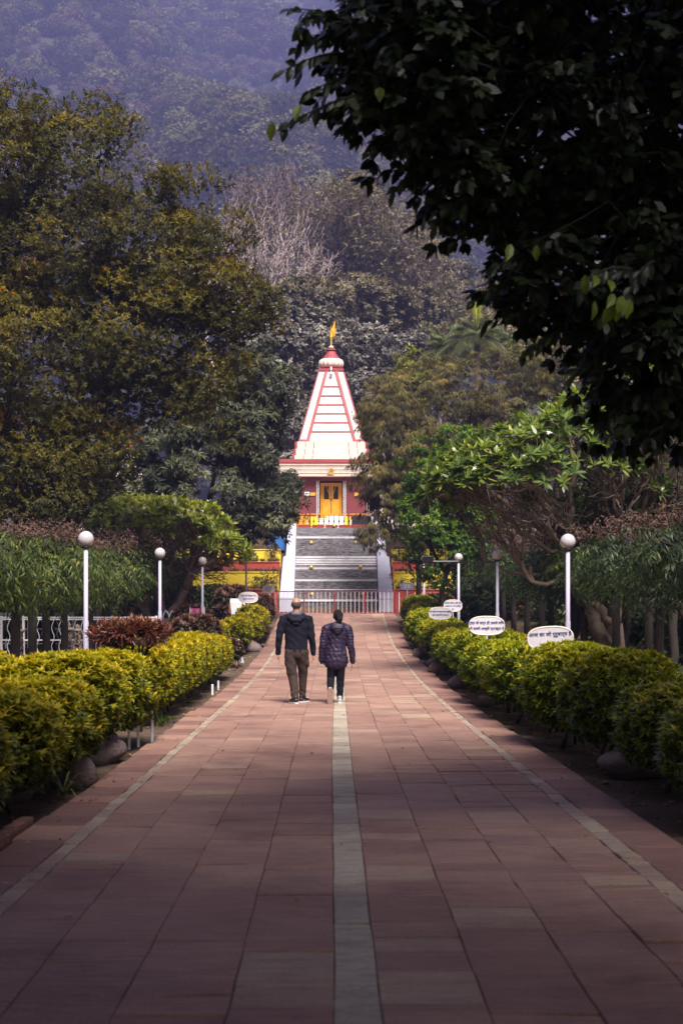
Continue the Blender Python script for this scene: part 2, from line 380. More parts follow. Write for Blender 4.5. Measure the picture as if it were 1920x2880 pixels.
M['neem'] = leafmat('neem_leaf', [(0, (.011,.013,.002)), (.36, (.042,.040,.002)), (.62, (.098,.080,.003)), (.84, (.19,.14,.004)), (.95, (.25,.16,.006)), (1, (.38,.13,.008))], .55, .25, .3, .35)
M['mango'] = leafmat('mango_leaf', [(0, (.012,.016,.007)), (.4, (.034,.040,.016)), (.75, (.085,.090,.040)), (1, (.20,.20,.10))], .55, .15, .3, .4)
M['peepal'] = leafmat('grey_broad_leaf', [(0, (.045,.040,.036)), (.4, (.12,.108,.092)), (.75, (.25,.225,.19)), (1, (.42,.38,.31))], .6, .15, .3, .3)
M['weep'] = leafmat('casuarina_needle', [(0, (.022,.022,.008)), (.4, (.075,.066,.018)), (.75, (.15,.125,.028)), (1, (.28,.19,.04))], .6, .2, .3, .35)
M['bright'] = leafmat('bright_green_leaf', [(0, (.012,.03,.004)), (.4, (.045,.10,.006)), (.75, (.11,.20,.008)), (1, (.24,.32,.012))], .45, .3, .4, .5)
M['yellowtree'] = leafmat('yellow_green_leaf', [(0, (.06,.07,.01)), (.5, (.18,.19,.02)), (1, (.40,.36,.03))], .5, .3)
M['frang'] = leafmat('frangipani_leaf', [(0, (.06,.08,.012)), (.4, (.16,.20,.02)), (.75, (.32,.34,.04)), (1, (.55,.50,.15))], .4, .3, .5, .5)
M['frang_d'] = leafmat('frangipani_leaf_dark', [(0, (.03,.055,.012)), (.4, (.085,.135,.024)), (.75, (.18,.24,.04)), (1, (.36,.38,.08))], .4, .3, .5, .5)
M['flower'] = paint('frangipani_petal', (.80,.74,.60), .6, .08, 20)
M['ashoka'] = leafmat('ashoka_leaf', [(0, (.016,.030,.008)), (.4, (.045,.070,.016)), (.75, (.11,.13,.018)), (1, (.26,.23,.02))], .5, .2, .3, .6)
M['ashoka_d'] = leafmat('ashoka_leaf_dark', [(0, (.012,.024,.010)), (.4, (.030,.050,.018)), (.75, (.070,.095,.026)), (1, (.18,.18,.03))], .45, .2, .35, .6)
M['drybranch'] = leafmat('dry_seed_cluster', [(0, (.035,.02,.016)), (.5, (.095,.052,.038)), (1, (.19,.11,.075))], .85, 0)
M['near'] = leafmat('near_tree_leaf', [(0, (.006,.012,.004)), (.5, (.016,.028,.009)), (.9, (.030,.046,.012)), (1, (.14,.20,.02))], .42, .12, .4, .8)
M['palm'] = leafmat('palm_leaf', [(0, (.04,.06,.02)), (.5, (.11,.14,.05)), (.85, (.22,.25,.09)), (1, (.50,.55,.03))], .4, .25, .5)
M['forest'] = leafmat('hill_forest_leaf', [(0, (.008,.011,.005)), (.3, (.028,.034,.012)), (.6, (.11,.115,.04)), (1, (.34,.31,.13))], .7, .15, .2, .02)
M['bgtree'] = leafmat('hillfoot_tree_leaf', [(0, (.04,.035,.020)), (.4, (.125,.105,.060)), (.75, (.22,.185,.10)), (1, (.34,.27,.15))], .6, .18, .3, .15)
M['rusty'] = leafmat('sparse_rusty_leaf', [(0, (.06,.045,.035)), (.5, (.15,.105,.075)), (1, (.25,.18,.12))], .7, .2, .3, .2)
# ------------------------------------------------------------------ ground, hill, haze
def ground():
    ys = sorted(set(list(np.arange(-120, 24, 6)) + list(np.arange(24, 66, .5)) + [y for y in _gy if y > -120] + list(np.arange(66, 420, 6))))
    xs = sorted(set(list(np.arange(-300, -12, 12)) + list(np.arange(-12, 12.1, .8)) + list(np.arange(24, 301, 12))))
    V = []
    for y in ys:
        for x in xs:
            inpath = -2.2 < x < 2.45 and y < 57
            bed = 0 if inpath else (-.03 if abs(x) < 3 else 0)
            n = 0 if abs(x) < 3.3 else .05*math.sin(x*1.3+y*.9) + .04*math.sin(x*2.7-y*1.7)
            zz = gz(y) if y <= 290 else 20 + (y-290)*.3
            V.append((x, y, zz - .06 + (n*.5 if y < 56 else 0) + bed*0))
    nx = len(xs); L = []; T = []
    for j in range(len(ys)-1):
        for i in range(nx-1):
            a = j*nx+i; L += [a, a+1, a+nx+1, a+nx]; T.append(4)
    o = link('ground', mesh_np('ground', V, L, T), None, None); tag(o, kind='structure')
    m, nt, b, N, K = nodes('garden_soil_and_grass')
    ge = N('ShaderNodeNewGeometry'); n1 = N('ShaderNodeTexNoise'); n1.inputs['Scale'].default_value = .35; n1.inputs['Detail'].default_value = 7; K(ge.outputs['Position'], n1.inputs['Vector'])
    n2 = N('ShaderNodeTexNoise'); n2.inputs['Scale'].default_value = 9; n2.inputs['Detail'].default_value = 9; n2.inputs['Roughness'].default_value = .75; K(ge.outputs['Position'], n2.inputs['Vector'])
    r1 = ramp(nt, [(.25, (.055,.038,.026)), (.5, (.125,.085,.058)), (.75, (.21,.15,.10))]); K(n2.outputs['Fac'], r1.inputs[0])
    r2 = ramp(nt, [(.25, (.030,.042,.012)), (.75, (.085,.095,.028))]); K(n2.outputs['Fac'], r2.inputs[0])
    sx = N('ShaderNodeSeparateXYZ'); K(ge.outputs['Position'], sx.inputs[0])
    ab = N('ShaderNodeMath'); ab.operation = 'ABSOLUTE'; K(sx.outputs[0], ab.inputs[0])
    mr = N('ShaderNodeMapRange'); mr.inputs['From Min'].default_value = 6.5; mr.inputs['From Max'].default_value = 8.5; K(ab.outputs[0], mr.inputs[0])
    ra = ramp(nt, [(.42, (0,0,0)), (.56, (1,1,1))]); K(n1.outputs['Fac'], ra.inputs[0])
    mu = N('ShaderNodeMath'); mu.operation = 'MULTIPLY'; K(mr.outputs[0], mu.inputs[0]); K(ra.outputs[0], mu.inputs[1])
    mx = N('ShaderNodeMixRGB'); K(mu.outputs[0], mx.inputs[0]); K(r1.outputs[0], mx.inputs[1]); K(r2.outputs[0], mx.inputs[2]); K(mx.outputs[0], b.inputs['Base Color'])
    b.inputs['Roughness'].default_value = .95; b.inputs['Specular IOR Level'].default_value = .15
    bp = N('ShaderNodeBump'); bp.inputs['Distance'].default_value = .06; bp.inputs['Strength'].default_value = .9; K(n2.outputs['Fac'], bp.inputs['Height']); K(bp.outputs[0], b.inputs['Normal'])
    o.data.materials.append(m)
ground()

def hz(X, Y):
    X = np.asarray(X, float); Y = np.asarray(Y, float)
    t = np.clip(Y-280, 0, None)
    base = 15 + t*.60
    n = (24*np.sin(X/80 + Y/210 + .6) + 15*np.sin(X/41 - Y/105) + 9*np.sin(X/19 + Y/53))*np.clip(t/220, 0, 1)
    return base + n
def hill():
    ys = np.arange(280, 1460, 14.); xs = np.arange(-560, 561, 14.)
    X, Y = np.meshgrid(xs, ys); Z = hz(X, Y)
    V = np.stack([X.ravel(), Y.ravel(), Z.ravel()], 1); nx = len(xs)
    a = (np.arange(len(ys)-1)[:, None]*nx + np.arange(nx-1)[None]).ravel()
    L = np.stack([a, a+1, a+nx+1, a+nx], 1).ravel()
    o = link('hill', mesh_np('hill', V, L, np.full(len(a), 4), smooth=True), None, paint('hill_soil', (.045,.045,.026), .95, .3, .05)); tag(o, kind='structure')
    # tree shapes for the wood on the hill: kept in a collection of their own, scattered by geometry nodes
    C = bpy.data.collections.new('forest_tree_shapes')
    for k in range(7):
        n = 420; flat = rng.uniform(.55, .9)
        lb = [(0, 0, .1, 1, 1, flat)] + [(rng.uniform(-.6, .6), rng.uniform(-.6, .6), rng.uniform(-.2, .5), .55, .55, .4) for _ in range(4)]
        P, A = crown(lb, n, inner=.6)
        tt = np.clip(.5 + .3*P[:, 2] + rng.normal(0, .05, n), 0, 1)*.6 + rng.uniform(-.15, .4)
        lf = whorls(P, A, 4, .17, .12, (30, 85), .15, tt, .04)
        P0, D0, N0, L0, W0, t0 = lf
        o2 = leaves_obj('forest_tree_shape', lf, M['forest'] if k < 6 else M['rusty'], None, 'quad')
        COL.objects.unlink(o2); C.objects.link(o2)
    pts = []
    yy = 284.
    while yy < 1430:
        step = 7.6 if yy < 650 else 10.5
        half = min(540, yy*.34 + 35)
        n = int(2*half/step)
        x = -half + (np.arange(n) + rng.uniform(-.45, .45, n))*step
        y = yy + rng.uniform(-.5, .5, n)*step
        pts.append(np.stack([x, y], 1)); yy += step*.85
    pts = np.concatenate(pts); n = len(pts)
    s = rng.uniform(3.4, 6.6, n) * (1 + .35*np.sin(pts[:, 0]/27)*np.sin(pts[:, 1]/37)); s[rng.random(n) < .06] *= 1.5
    z = hz(pts[:, 0], pts[:, 1]) + s*.75
    me = bpy.data.meshes.new('forest'); me.vertices.add(n)
    me.vertices.foreach_set('co', np.column_stack([pts, z]).astype(np.float32).ravel())
    a = me.attributes.new('scl', 'FLOAT_VECTOR', 'POINT'); a.data.foreach_set('vector', np.column_stack([s, s, s*rng.uniform(.8, 1.25, n)]).astype(np.float32).ravel())
    a = me.attributes.new('rot', 'FLOAT_VECTOR', 'POINT'); a.data.foreach_set('vector', np.column_stack([rng.normal(0, .12, n), rng.normal(0, .12, n), rng.random(n)*6.28]).astype(np.float32).ravel())
    a = me.attributes.new('pick', 'INT', 'POINT'); a.data.foreach_set('value', rng.integers(0, 7, n).astype(np.int32))
    o = link('forest', me); tag(o, 'hazy blue wood covering the hillside behind the temple', 'wood', kind='stuff')
    g = bpy.data.node_groups.new('scatter_trees', 'GeometryNodeTree')
    g.interface.new_socket('Geometry', in_out='INPUT', socket_type='NodeSocketGeometry'); g.interface.new_socket('Geometry', in_out='OUTPUT', socket_type='NodeSocketGeometry')
    N = g.nodes.new; K = g.links.new
    gi = N('NodeGroupInput'); go = N('NodeGroupOutput'); ip = N('GeometryNodeInstanceOnPoints'); ci = N('GeometryNodeCollectionInfo')
    ci.inputs['Collection'].default_value = C; ci.inputs['Separate Children'].default_value = True; ci.inputs['Reset Children'].default_value = True
    def attr(nm, ty):
        q = N('GeometryNodeInputNamedAttribute'); q.data_type = ty; q.inputs['Name'].default_value = nm; return q.outputs['Attribute']
    ip.inputs['Pick Instance'].default_value = True
    K(gi.outputs[0], ip.inputs['Points']); K(ci.outputs[0], ip.inputs['Instance']); K(attr('pick', 'INT'), ip.inputs['Instance Index'])
    K(attr('scl', 'FLOAT_VECTOR'), ip.inputs['Scale']); K(attr('rot', 'FLOAT_VECTOR'), ip.inputs['Rotation']); K(ip.outputs[0], go.inputs[0])
    md = o.modifiers.new('scatter', 'NODES'); md.node_group = g
hill()

mb = MB(); mb.box(-580, 580, -140, 1475, -1.1, 800)
hz_o = mb.build('haze', None); tag(hz_o, 'thin blue haze in the valley air', 'haze', kind='stuff')
hm = bpy.data.materials.new('haze_air'); hm.use_nodes = True; nt = hm.node_tree; nt.nodes.clear()
pv = nt.nodes.new('ShaderNodeVolumePrincipled'); pv.inputs['Density'].default_value = HAZE_DENSITY; pv.inputs['Color'].default_value = (*HAZE_COLOR, 1)
ou = nt.nodes.new('ShaderNodeOutputMaterial'); nt.links.new(pv.outputs[0], ou.inputs['Volume']); hz_o.data.materials.append(hm)

# ------------------------------------------------------------------ the paved path
def off(Y): return .0 + .0028*max(0, Y-20)          # the path drifts a little to the right
def path():
    root_me = MB()
    ys = list(np.arange(-6, 56.6, 1.0))
    for a, b in zip(ys[:-1], ys[1:]):
        x0a, x1a, x0b, x1b = -2.15+off(a), 2.34+off(a), -2.15+off(b), 2.34+off(b)
        za, zb = gz(a), gz(b)
        root_me.poly([(x0a,a,za-.012),(x1a,a,za-.012),(x1b,b,zb-.012),(x0b,b,zb-.012),(x0a,a,za-.16),(x1a,a,za-.16),(x1b,b,zb-.16),(x0b,b,zb-.16)],
                     [(0,1,2,3),(0,4,5,1),(1,5,6,2),(2,6,7,3),(3,7,4,0)])
    path_o = root_me.build('path', M['grout']); tag(path_o, kind='structure')
    cols = [(-2.15,-1.81,'edge'),(-1.81,-1.69,'pale_edge'),(-1.69,-1.27,'sand'),(-1.27,-.85,'sand'),(-.85,-.42,'sand'),(-.42,0,'sand'),
            (0,.185,'pale'),(.185,.60,'sand'),(.60,1.02,'sand'),(1.02,1.44,'sand'),(1.44,1.82,'sand'),(1.82,1.94,'pale_edge'),(1.94,2.34,'edge')]
    wob = np.cumsum(rng.normal(0, .0016, (14, 400)), 1); wob -= np.linspace(0, 1, 400)[None]*wob[:, -1:]
    tiles = []
    for ci, (x0, x1, kind) in enumerate(cols):
        y = 1.0 + rng.uniform(0, .4)
        while y < 56.4:
            if kind[:4] == 'pale': L = rng.choice([.18, .24, .30, .38, .5])
            elif kind == 'edge': L = rng.uniform(.4, .8)
            else: L = rng.choice([.14, .20, .26, .32, .40, .48, .60], p=[.10,.16,.18,.2,.18,.12,.06])
            y1 = min(y + L, 56.45)
            if kind == 'sand': tint = np.clip(.15 + .6*rng.beta(2.2, 2.6) + .12*math.sin(y*.5+ci), 0, 1) if rng.random() > .05 else rng.uniform(.88, 1)
            else: tint = rng.uniform(0, 1)
            tiles.append((x0, x1, y, y1, kind, tint, ci)); y = y1
    def geo(t):
        x0, x1, y0, y1, kind, tint, ci = t
        g = .0016 if rng.random() > .2 else .0045
        k0, k1 = int(min(399, max(0, y0*6))), int(min(399, max(0, y1*6)))
        jl0, jl1, jr0, jr1 = wob[ci, k0], wob[ci, k1], wob[ci+1, k0], wob[ci+1, k1]
        if ci == 0: jl0 = jl1 = rng.normal(0, .018)
        if ci == 12: jr0 = jr1 = rng.normal(0, .018)
        sk = rng.normal(0, .010)
        c = [(x0+off(y0)+g+jl0, y0+g), (x1+off(y0)-g+jr0, y0+g+sk), (x1+off(y1)-g+jr1, y1-g+sk*.6), (x0+off(y1)+g+jl1, y1-g)]
        h = rng.normal(0, .0030); tx = rng.normal(0, .0018); ty = rng.normal(0, .0022)
        z = [gz(c[i][1]) + h + tx*(1 if i in (1, 2) else -1) + ty*(1 if i > 1 else -1) for i in range(4)]
        bv = .004; cx = sum(p[0] for p in c)/4; cy = sum(p[1] for p in c)/4
        v = [(c[i][0], c[i][1], z[i]-.045) for i in range(4)] + [(c[i][0], c[i][1], z[i]-.004) for i in range(4)]
        v += [(c[i][0] + bv*(1 if c[i][0] < cx else -1), c[i][1] + bv*(1 if c[i][1] < cy else -1), z[i]) for i in range(4)]
        f = [(8,9,10,11)] + [(i, (i+1)%4, 4+(i+1)%4, 4+i) for i in range(4)] + [(4+i, 4+(i+1)%4, 8+(i+1)%4, 8+i) for i in range(4)]
        return v, f
    # the tiles that show largest become parts, the others one joined part per stone
    def size(t):
        return (t[3]-t[2])*(t[1]-t[0])/max(t[2], 4.5)**3 if (t[3] > 5.0 and abs((t[0]+t[1])/2) < t[3]*.25+.1) else 0
    order = sorted(range(len(tiles)), key=lambda i: -size(tiles[i])); best = set(order[:290])
    rest = {k: ([], [], []) for k in ('sand', 'pale', 'edge', 'pale_edge')}
    for i, t in enumerate(tiles):
        v, f = geo(t)
        if i in best:
            me = bpy.data.meshes.new('paving_tile'); me.from_pydata(v, [], f)
            a = me.attributes.new('tint', 'FLOAT', 'POINT'); a.data.foreach_set('value', [t[5]]*len(v))
            link('paving_tile', me, path_o, M[t[4]])
        else:
            V, Fc, Tt = rest[t[4]]; b = len(V); V += v; Fc += [[b+k for k in q] for q in f]; Tt += [t[5]]*len(v)
    for k, (V, Fc, Tt) in rest.items():
        me = bpy.data.meshes.new('distant_tiles'); me.from_pydata(V, [], Fc)
        a = me.attributes.new('tint', 'FLOAT', 'POINT'); a.data.foreach_set('value', Tt)
        o = link('distant_tiles', me, path_o, M[k]); o['kind'] = 'stuff'
path()

def litter():
    n = 5200
    x = np.where(rng.random(n) < .6, rng.uniform(2.4, 12, n), rng.uniform(-9, -2.2, n)); y = rng.uniform(7, 55, n)
    on = rng.random(n) < .06; x[on] = np.where(rng.random(on.sum()) < .75, np.sign(rng.normal(size=on.sum()))*rng.uniform(1.7, 2.2, on.sum()), rng.uniform(-1.6, 1.6, on.sum())); y[on] = rng.uniform(6, 40, on.sum())
    z = np.interp(y, _gy, _gz) + .012 - np.where(on, 0, .05) + .03*(np.abs(x) > 3.2)
    a = rng.random(n)*6.28; d = np.stack([np.cos(a), np.sin(a), rng.normal(0, .15, n)], 1)
    sz = np.where(on, rng.uniform(.03, .055, n), rng.uniform(.05, .11, n))
    lf = (np.stack([x, y, z], 1), d, np.stack([rng.normal(0, .4, n), rng.normal(0, .4, n), np.ones(n)], 1), sz, sz*.5, rng.random(n))
    o = leaves_obj('leaf_litter', lf, M['litter'], None, 'fold'); tag(o, 'dry fallen leaves scattered over the soil and path', 'leaves', kind='stuff')
litter()

# ------------------------------------------------------------------ cascade stair, terraces, railings
SX = .18
def cascade():
    r = empty('water_cascade', (0, 57.4, 1.5), 'grey stepped stone cascade with white ledges rising to the temple', 'cascade')
    r.location = (0, 0, 0)
    Y0, Y1, Z0, Z1 = 57.5, 61.2, 2.0, 5.16
    def at(y):       # height on the slope for photo row y
        k = (Z1-Z0)/(Y1-Y0); s = (HY - y)/F
        Y = (EYE - Z0 + k*Y0)/(k - s) if abs(k-s) > 1e-6 else Y0
        return Y, EYE + s*Y
    w = 1.70
    mb = MB()
    mb.poly([(SX-w,Y0,1.3),(SX+w,Y0,1.3),(SX+w,Y1+.6,1.3),(SX-w,Y1+.6,1.3),(SX-w,Y0,Z0),(SX+w,Y0,Z0),(SX+w,Y1,Z1),(SX-w,Y1,Z1),(SX+w,Y1+.6,Z1),(SX-w,Y1+.6,Z1)],
            [(0,1,5,4),(4,5,6,7),(7,6,8,9),(1,2,8,6,5),(0,4,7,9,3)])
    mb.build('stone_face', M['cascade'], r)
    # thin stone courses standing proud of the slope
    big = [1687, 1658, 1630.5, 1597, 1573, 1565.5, 1580, 1587, 1510, 1697]
    thick = {1687: .07, 1630.5: .07, 1597: .12, 1573: .06, 1565.5: .07, 1580: .06, 1587: .04, 1510: .13, 1658: .03, 1697: .02}
    for y in big:
        Y, z = at(min(y, 1688)) if y <= 1688 else (Y0, 1.55)
        if y == 1697: continue
        m2 = MB(); m2.box(SX-w+.004, SX+w-.004, Y-.07, Y+.12, z-thick[y], z+.012); m2.build('white_ledge', M['ledge'], r, .006)
    y = 1683; k = 0
    m3 = MB(); rows = MB()
    while y > 1488:
        if not any(abs(y-b) < 5 for b in big) and not (1500 > y > 1484):
            Y, z = at(y)
            n = 26
            for i in range(n):
                xa = SX-w+.01+(2*w-.02)*i/n; xb = SX-w+.01+(2*w-.02)*(i+1)/n-.008
                q = .03 + .02*abs(math.sin(i*1.9))*rng.random() + .018*(math.sin(i*.9) > .2)
                (m3 if rng.random() < .62 else rows).box(xa, xb, Y-q, Y+.05, z-.022-.01*rng.random(), z+.012)
        y -= 5.2
    o = m3.build('stone_course', M['cascade'], r); o['kind'] = 'stuff'
    o = rows.build('pale_stone_course', paint('pale_wet_stone', (.22,.20,.21), .6, .4, 7, .5), r); o['kind'] = 'stuff'
    # gilded spouts
    for px, py in ((875, 1529), (875, 1598), (1013, 1597), (1000, 1529), (877, 1674), (1020, 1673), (939, 1481)):
        Y, z = at(min(py, 1685)); x = (px-CX)*Y/F
        m4 = MB(); m4.lathe([(.03,-.02),(.075,0),(.095,.05),(.085,.10),(.05,.13),(.02,.14)], (0,0,0), 12)
        o = m4.build('spout', M['brass'], r, smooth=True); o.location = (x, Y-.05, z-.02)
    # flanks
    for s in (-1, 1):
        m5 = MB()
        xi = SX + s*(w+.003); xo0 = SX + s*(w+.62); xo1 = SX + s*(w+.36); xk = SX + s*(w+.52)
        Yk, zk = at(1583)
        prof = [(Y0-.25, 1.35, Z0+.12, w+.60), (Y0+.35, 1.35, Z0+.5, w+.58), (Yk-.08, 1.35, zk+.25, w+.50), (Yk+.02, 1.35, zk+.30, w+.40), (Y1, 1.35, Z1+.20, w+.33), (Y1+.5, 1.35, Z1+.2, w+.33)]
        vs = []
        for Y, zb, zt, xo in prof: vs += [(xi,Y,zb),(SX+s*xo,Y,zb),(SX+s*xo,Y,zt),(xi,Y,zt)]
        fs = [(0,1,2,3), tuple(reversed([(len(prof)-1)*4+i for i in range(4)]))]
        for q in range(len(prof)-1):
            for i in range(4): fs.append((q*4+i, (q+1)*4+i, (q+1)*4+(i+1)%4, q*4+(i+1)%4))
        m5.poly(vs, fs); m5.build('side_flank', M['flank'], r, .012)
cascade()

def terraces():
    spec = [('red_retaining_wall', 57.0, 1.35, 2.40, 'redwall', 'low red retaining wall'), ('yellow_retaining_wall', 58.1, 2.20, 3.13, 'yellow', 'lower yellow retaining wall'),
            ('red_retaining_wall', 59.2, 2.9, 3.58, 'redwall', 'upper red band wall'), ('yellow_retaining_wall', 60.2, 3.4, 4.14, 'yellow', 'upper yellow retaining wall')]
    for s, side in ((-1, 'left'), (1, 'right')):
        for nm, Y, z0, z1, mt, lb in spec:
            xa = SX + s*2.34; xb = s*14
            m2 = MB(); m2.box(min(xa, xb), max(xa, xb), Y, Y+.22, z0, z1)
            m2.box(min(xa, xb), max(xa, xb), Y-.03, Y+.25, z1+.002, z1+.05)
            o = m2.build(nm, M[mt], None, .01); tag(o, '%s stepping up %s of the cascade' % (lb, side), 'wall')
        xa = SX + s*2.10; xb = s*14
        m2 = MB(); m2.box(min(xa, xb), max(xa, xb), 61.35, 61.6, 3.8, 5.14)
        o = m2.build('terrace_wall', M['cream'], None, .01); tag(o, 'cream wall under the temple terrace, %s of the cascade' % side, 'wall')
    for s, side in ((-1, 'left'), (1, 'right')):          # weeds along the ledges
        ls = []
        for (Y, z) in ((57.12, 2.45), (58.2, 3.18), (59.3, 3.63), (60.3, 4.19)):
            n = 260; x = SX + s*(2.4 + rng.random(n)**1.2*9); P = np.stack([x, np.full(n, Y) + rng.normal(0, .05, n), np.full(n, z)], 1)
            ls.append(whorls(P, np.tile([[0, 0, 1.]], (n, 1)), 6, .17, .03, (5, 60), 0))
        o = leaves_obj('ledge_weeds', cat_lf(ls), M['bgtree']); tag(o, 'weeds growing along the ledges of the yellow and red walls, %s side' % side, 'weeds', kind='stuff')
    m2 = MB(); m2.box(-2.75, -2.02, 61.20, 61.33, 4.18, 4.98)
    o = m2.build('door', M['blue'], None, .01); tag(o, 'small blue metal door in the cream wall left of the cascade', 'door')
    # planting on the terraces: loose small shrubs
terraces()

def gate_fence():
    r = empty('picket_fence', (0, 55.5, gz(55.5)), 'red steel fence with thin white pickets across the path end', 'fence')
    z0 = gz(55.5)
    for zz, t in ((z0+.06, .03), (z0+.86, .035), (z0+.56, .018)):
        m2 = MB(); m2.box(-2.3, 2.40, -.015, .015, zz-t/2-z0, zz+t/2-z0); m2.build('rail', M['redrail'], r)
    pk = None
    for i in range(29):
        x = -2.2 + i*.163
        if pk is None:
            m2 = MB(); m2.lathe([(.008,.02),(.008,.845)], n=6); pk = m2.build('picket', M['white'], r, loc=(x, -.022, 0)); me = pk.data
        else: link('picket', me, r, loc=(x, -.022, 0))
    for x in (-2.3, -1.08, .10, 1.28, 2.41):
        m2 = MB(); m2.box(x-.025, x+.025, -.055, -.005, -.25, .90); m2.build('post', M['redrail'], r, .004)
    # red fence along the garden edge, both sides
    for s, side in ((-1, 'left'), (1, 'right')):
        r = empty('picket_fence', (0, 56.3, gz(56.3)), 'red railing with white pickets in front of the red wall, %s of the cascade' % side, 'fence')
        xa, xb = (2.46, 7.0) if s > 0 else (-7.0, -2.36)
        for zz in (.10, .84):
            m2 = MB(); m2.box(xa, xb, -.015, .015, zz-.018, zz+.018); m2.build('rail', M['redrail'], r)
        me = None; x = xa+.2
        while x < xb:
            if me is None:
                m2 = MB(); m2.box(-.012, .012, -.04, -.018, .05, .80); me = m2.build('picket', M['white'], r, loc=(x, 0, 0)).data
            else: link('picket', me, r, loc=(x, 0, 0))
            x += .31
        for k in range(4):
            x = xa + (xb-xa)*k/3
            m2 = MB(); m2.box(x-.022, x+.022, -.05, -.016, -.2, .9); m2.build('post', M['redrail'], r)
gate_fence()

def top_railing():
    z0 = 5.16
    r = empty('railing', (0, 61.75, z0), 'red railing with diamond ornaments along the temple terrace edge', 'railing')
    m2 = MB(); m2.box(-2.6, 3.3, -.02, .02, .60, .645); m2.build('rail', M['gold'], r)
    m2 = MB(); m2.box(-2.6, 3.3, -.02, .02, .06, .09); m2.build('rail', M['redrail'], r)
    me = mo = None
    for i in range(27):
        x = -2.55 + i*.22
        if me is None:
            m2 = MB(); m2.box(-.012, .012, -.045, -.022, 0, .60); me = m2.build('bar', M['redrail'], r, loc=(x, 0, 0)).data
            m3 = MB(); m3.poly([(0,-.06,.22),(.04,-.055,.30),(0,-.06,.40),(-.04,-.055,.30),(0,-.048,.3)], [(0,1,2,3),(0,4,1),(1,4,2),(2,4,3),(3,4,0)]); mo = m3.build('diamond', M['black'], r, loc=(x, 0, 0)).data
        else:
            link('bar', me, r, loc=(x, 0, 0)); link('diamond', mo, r, loc=(x, 0, 0))
    for x in (-2.62, -.95, .72, 2.0, 3.32):
        m2 = MB(); m2.box(x-.03, x+.03, -.03, .03, -.02, .68); m2.build('post', M['redrail'], r)
    # row of red planters behind the railing foot
    me = None
    for i in range(8):
        x = -1.75 + i*.58
        t = empty('planter', (x, 61.45, 5.16), 'low red planter trough %s above the cascade' % ['leftmost', 'second from left', 'third from left', 'left of middle', 'right of middle', 'third from right', 'second from right', 'rightmost'][i], 'planter', 'red planters along the cascade top')
        m2 = MB(); m2.frustum((-.24,.24,-.1,.1), (-.27,.27,-.12,.12), 0, .13); m2.build('trough', M['redwall'], t, .008)
        m2 = MB(); m2.box(-.23, .23, -.08, .08, .1301, .138); m2.build('soil', M['soil'], t)
top_railing()
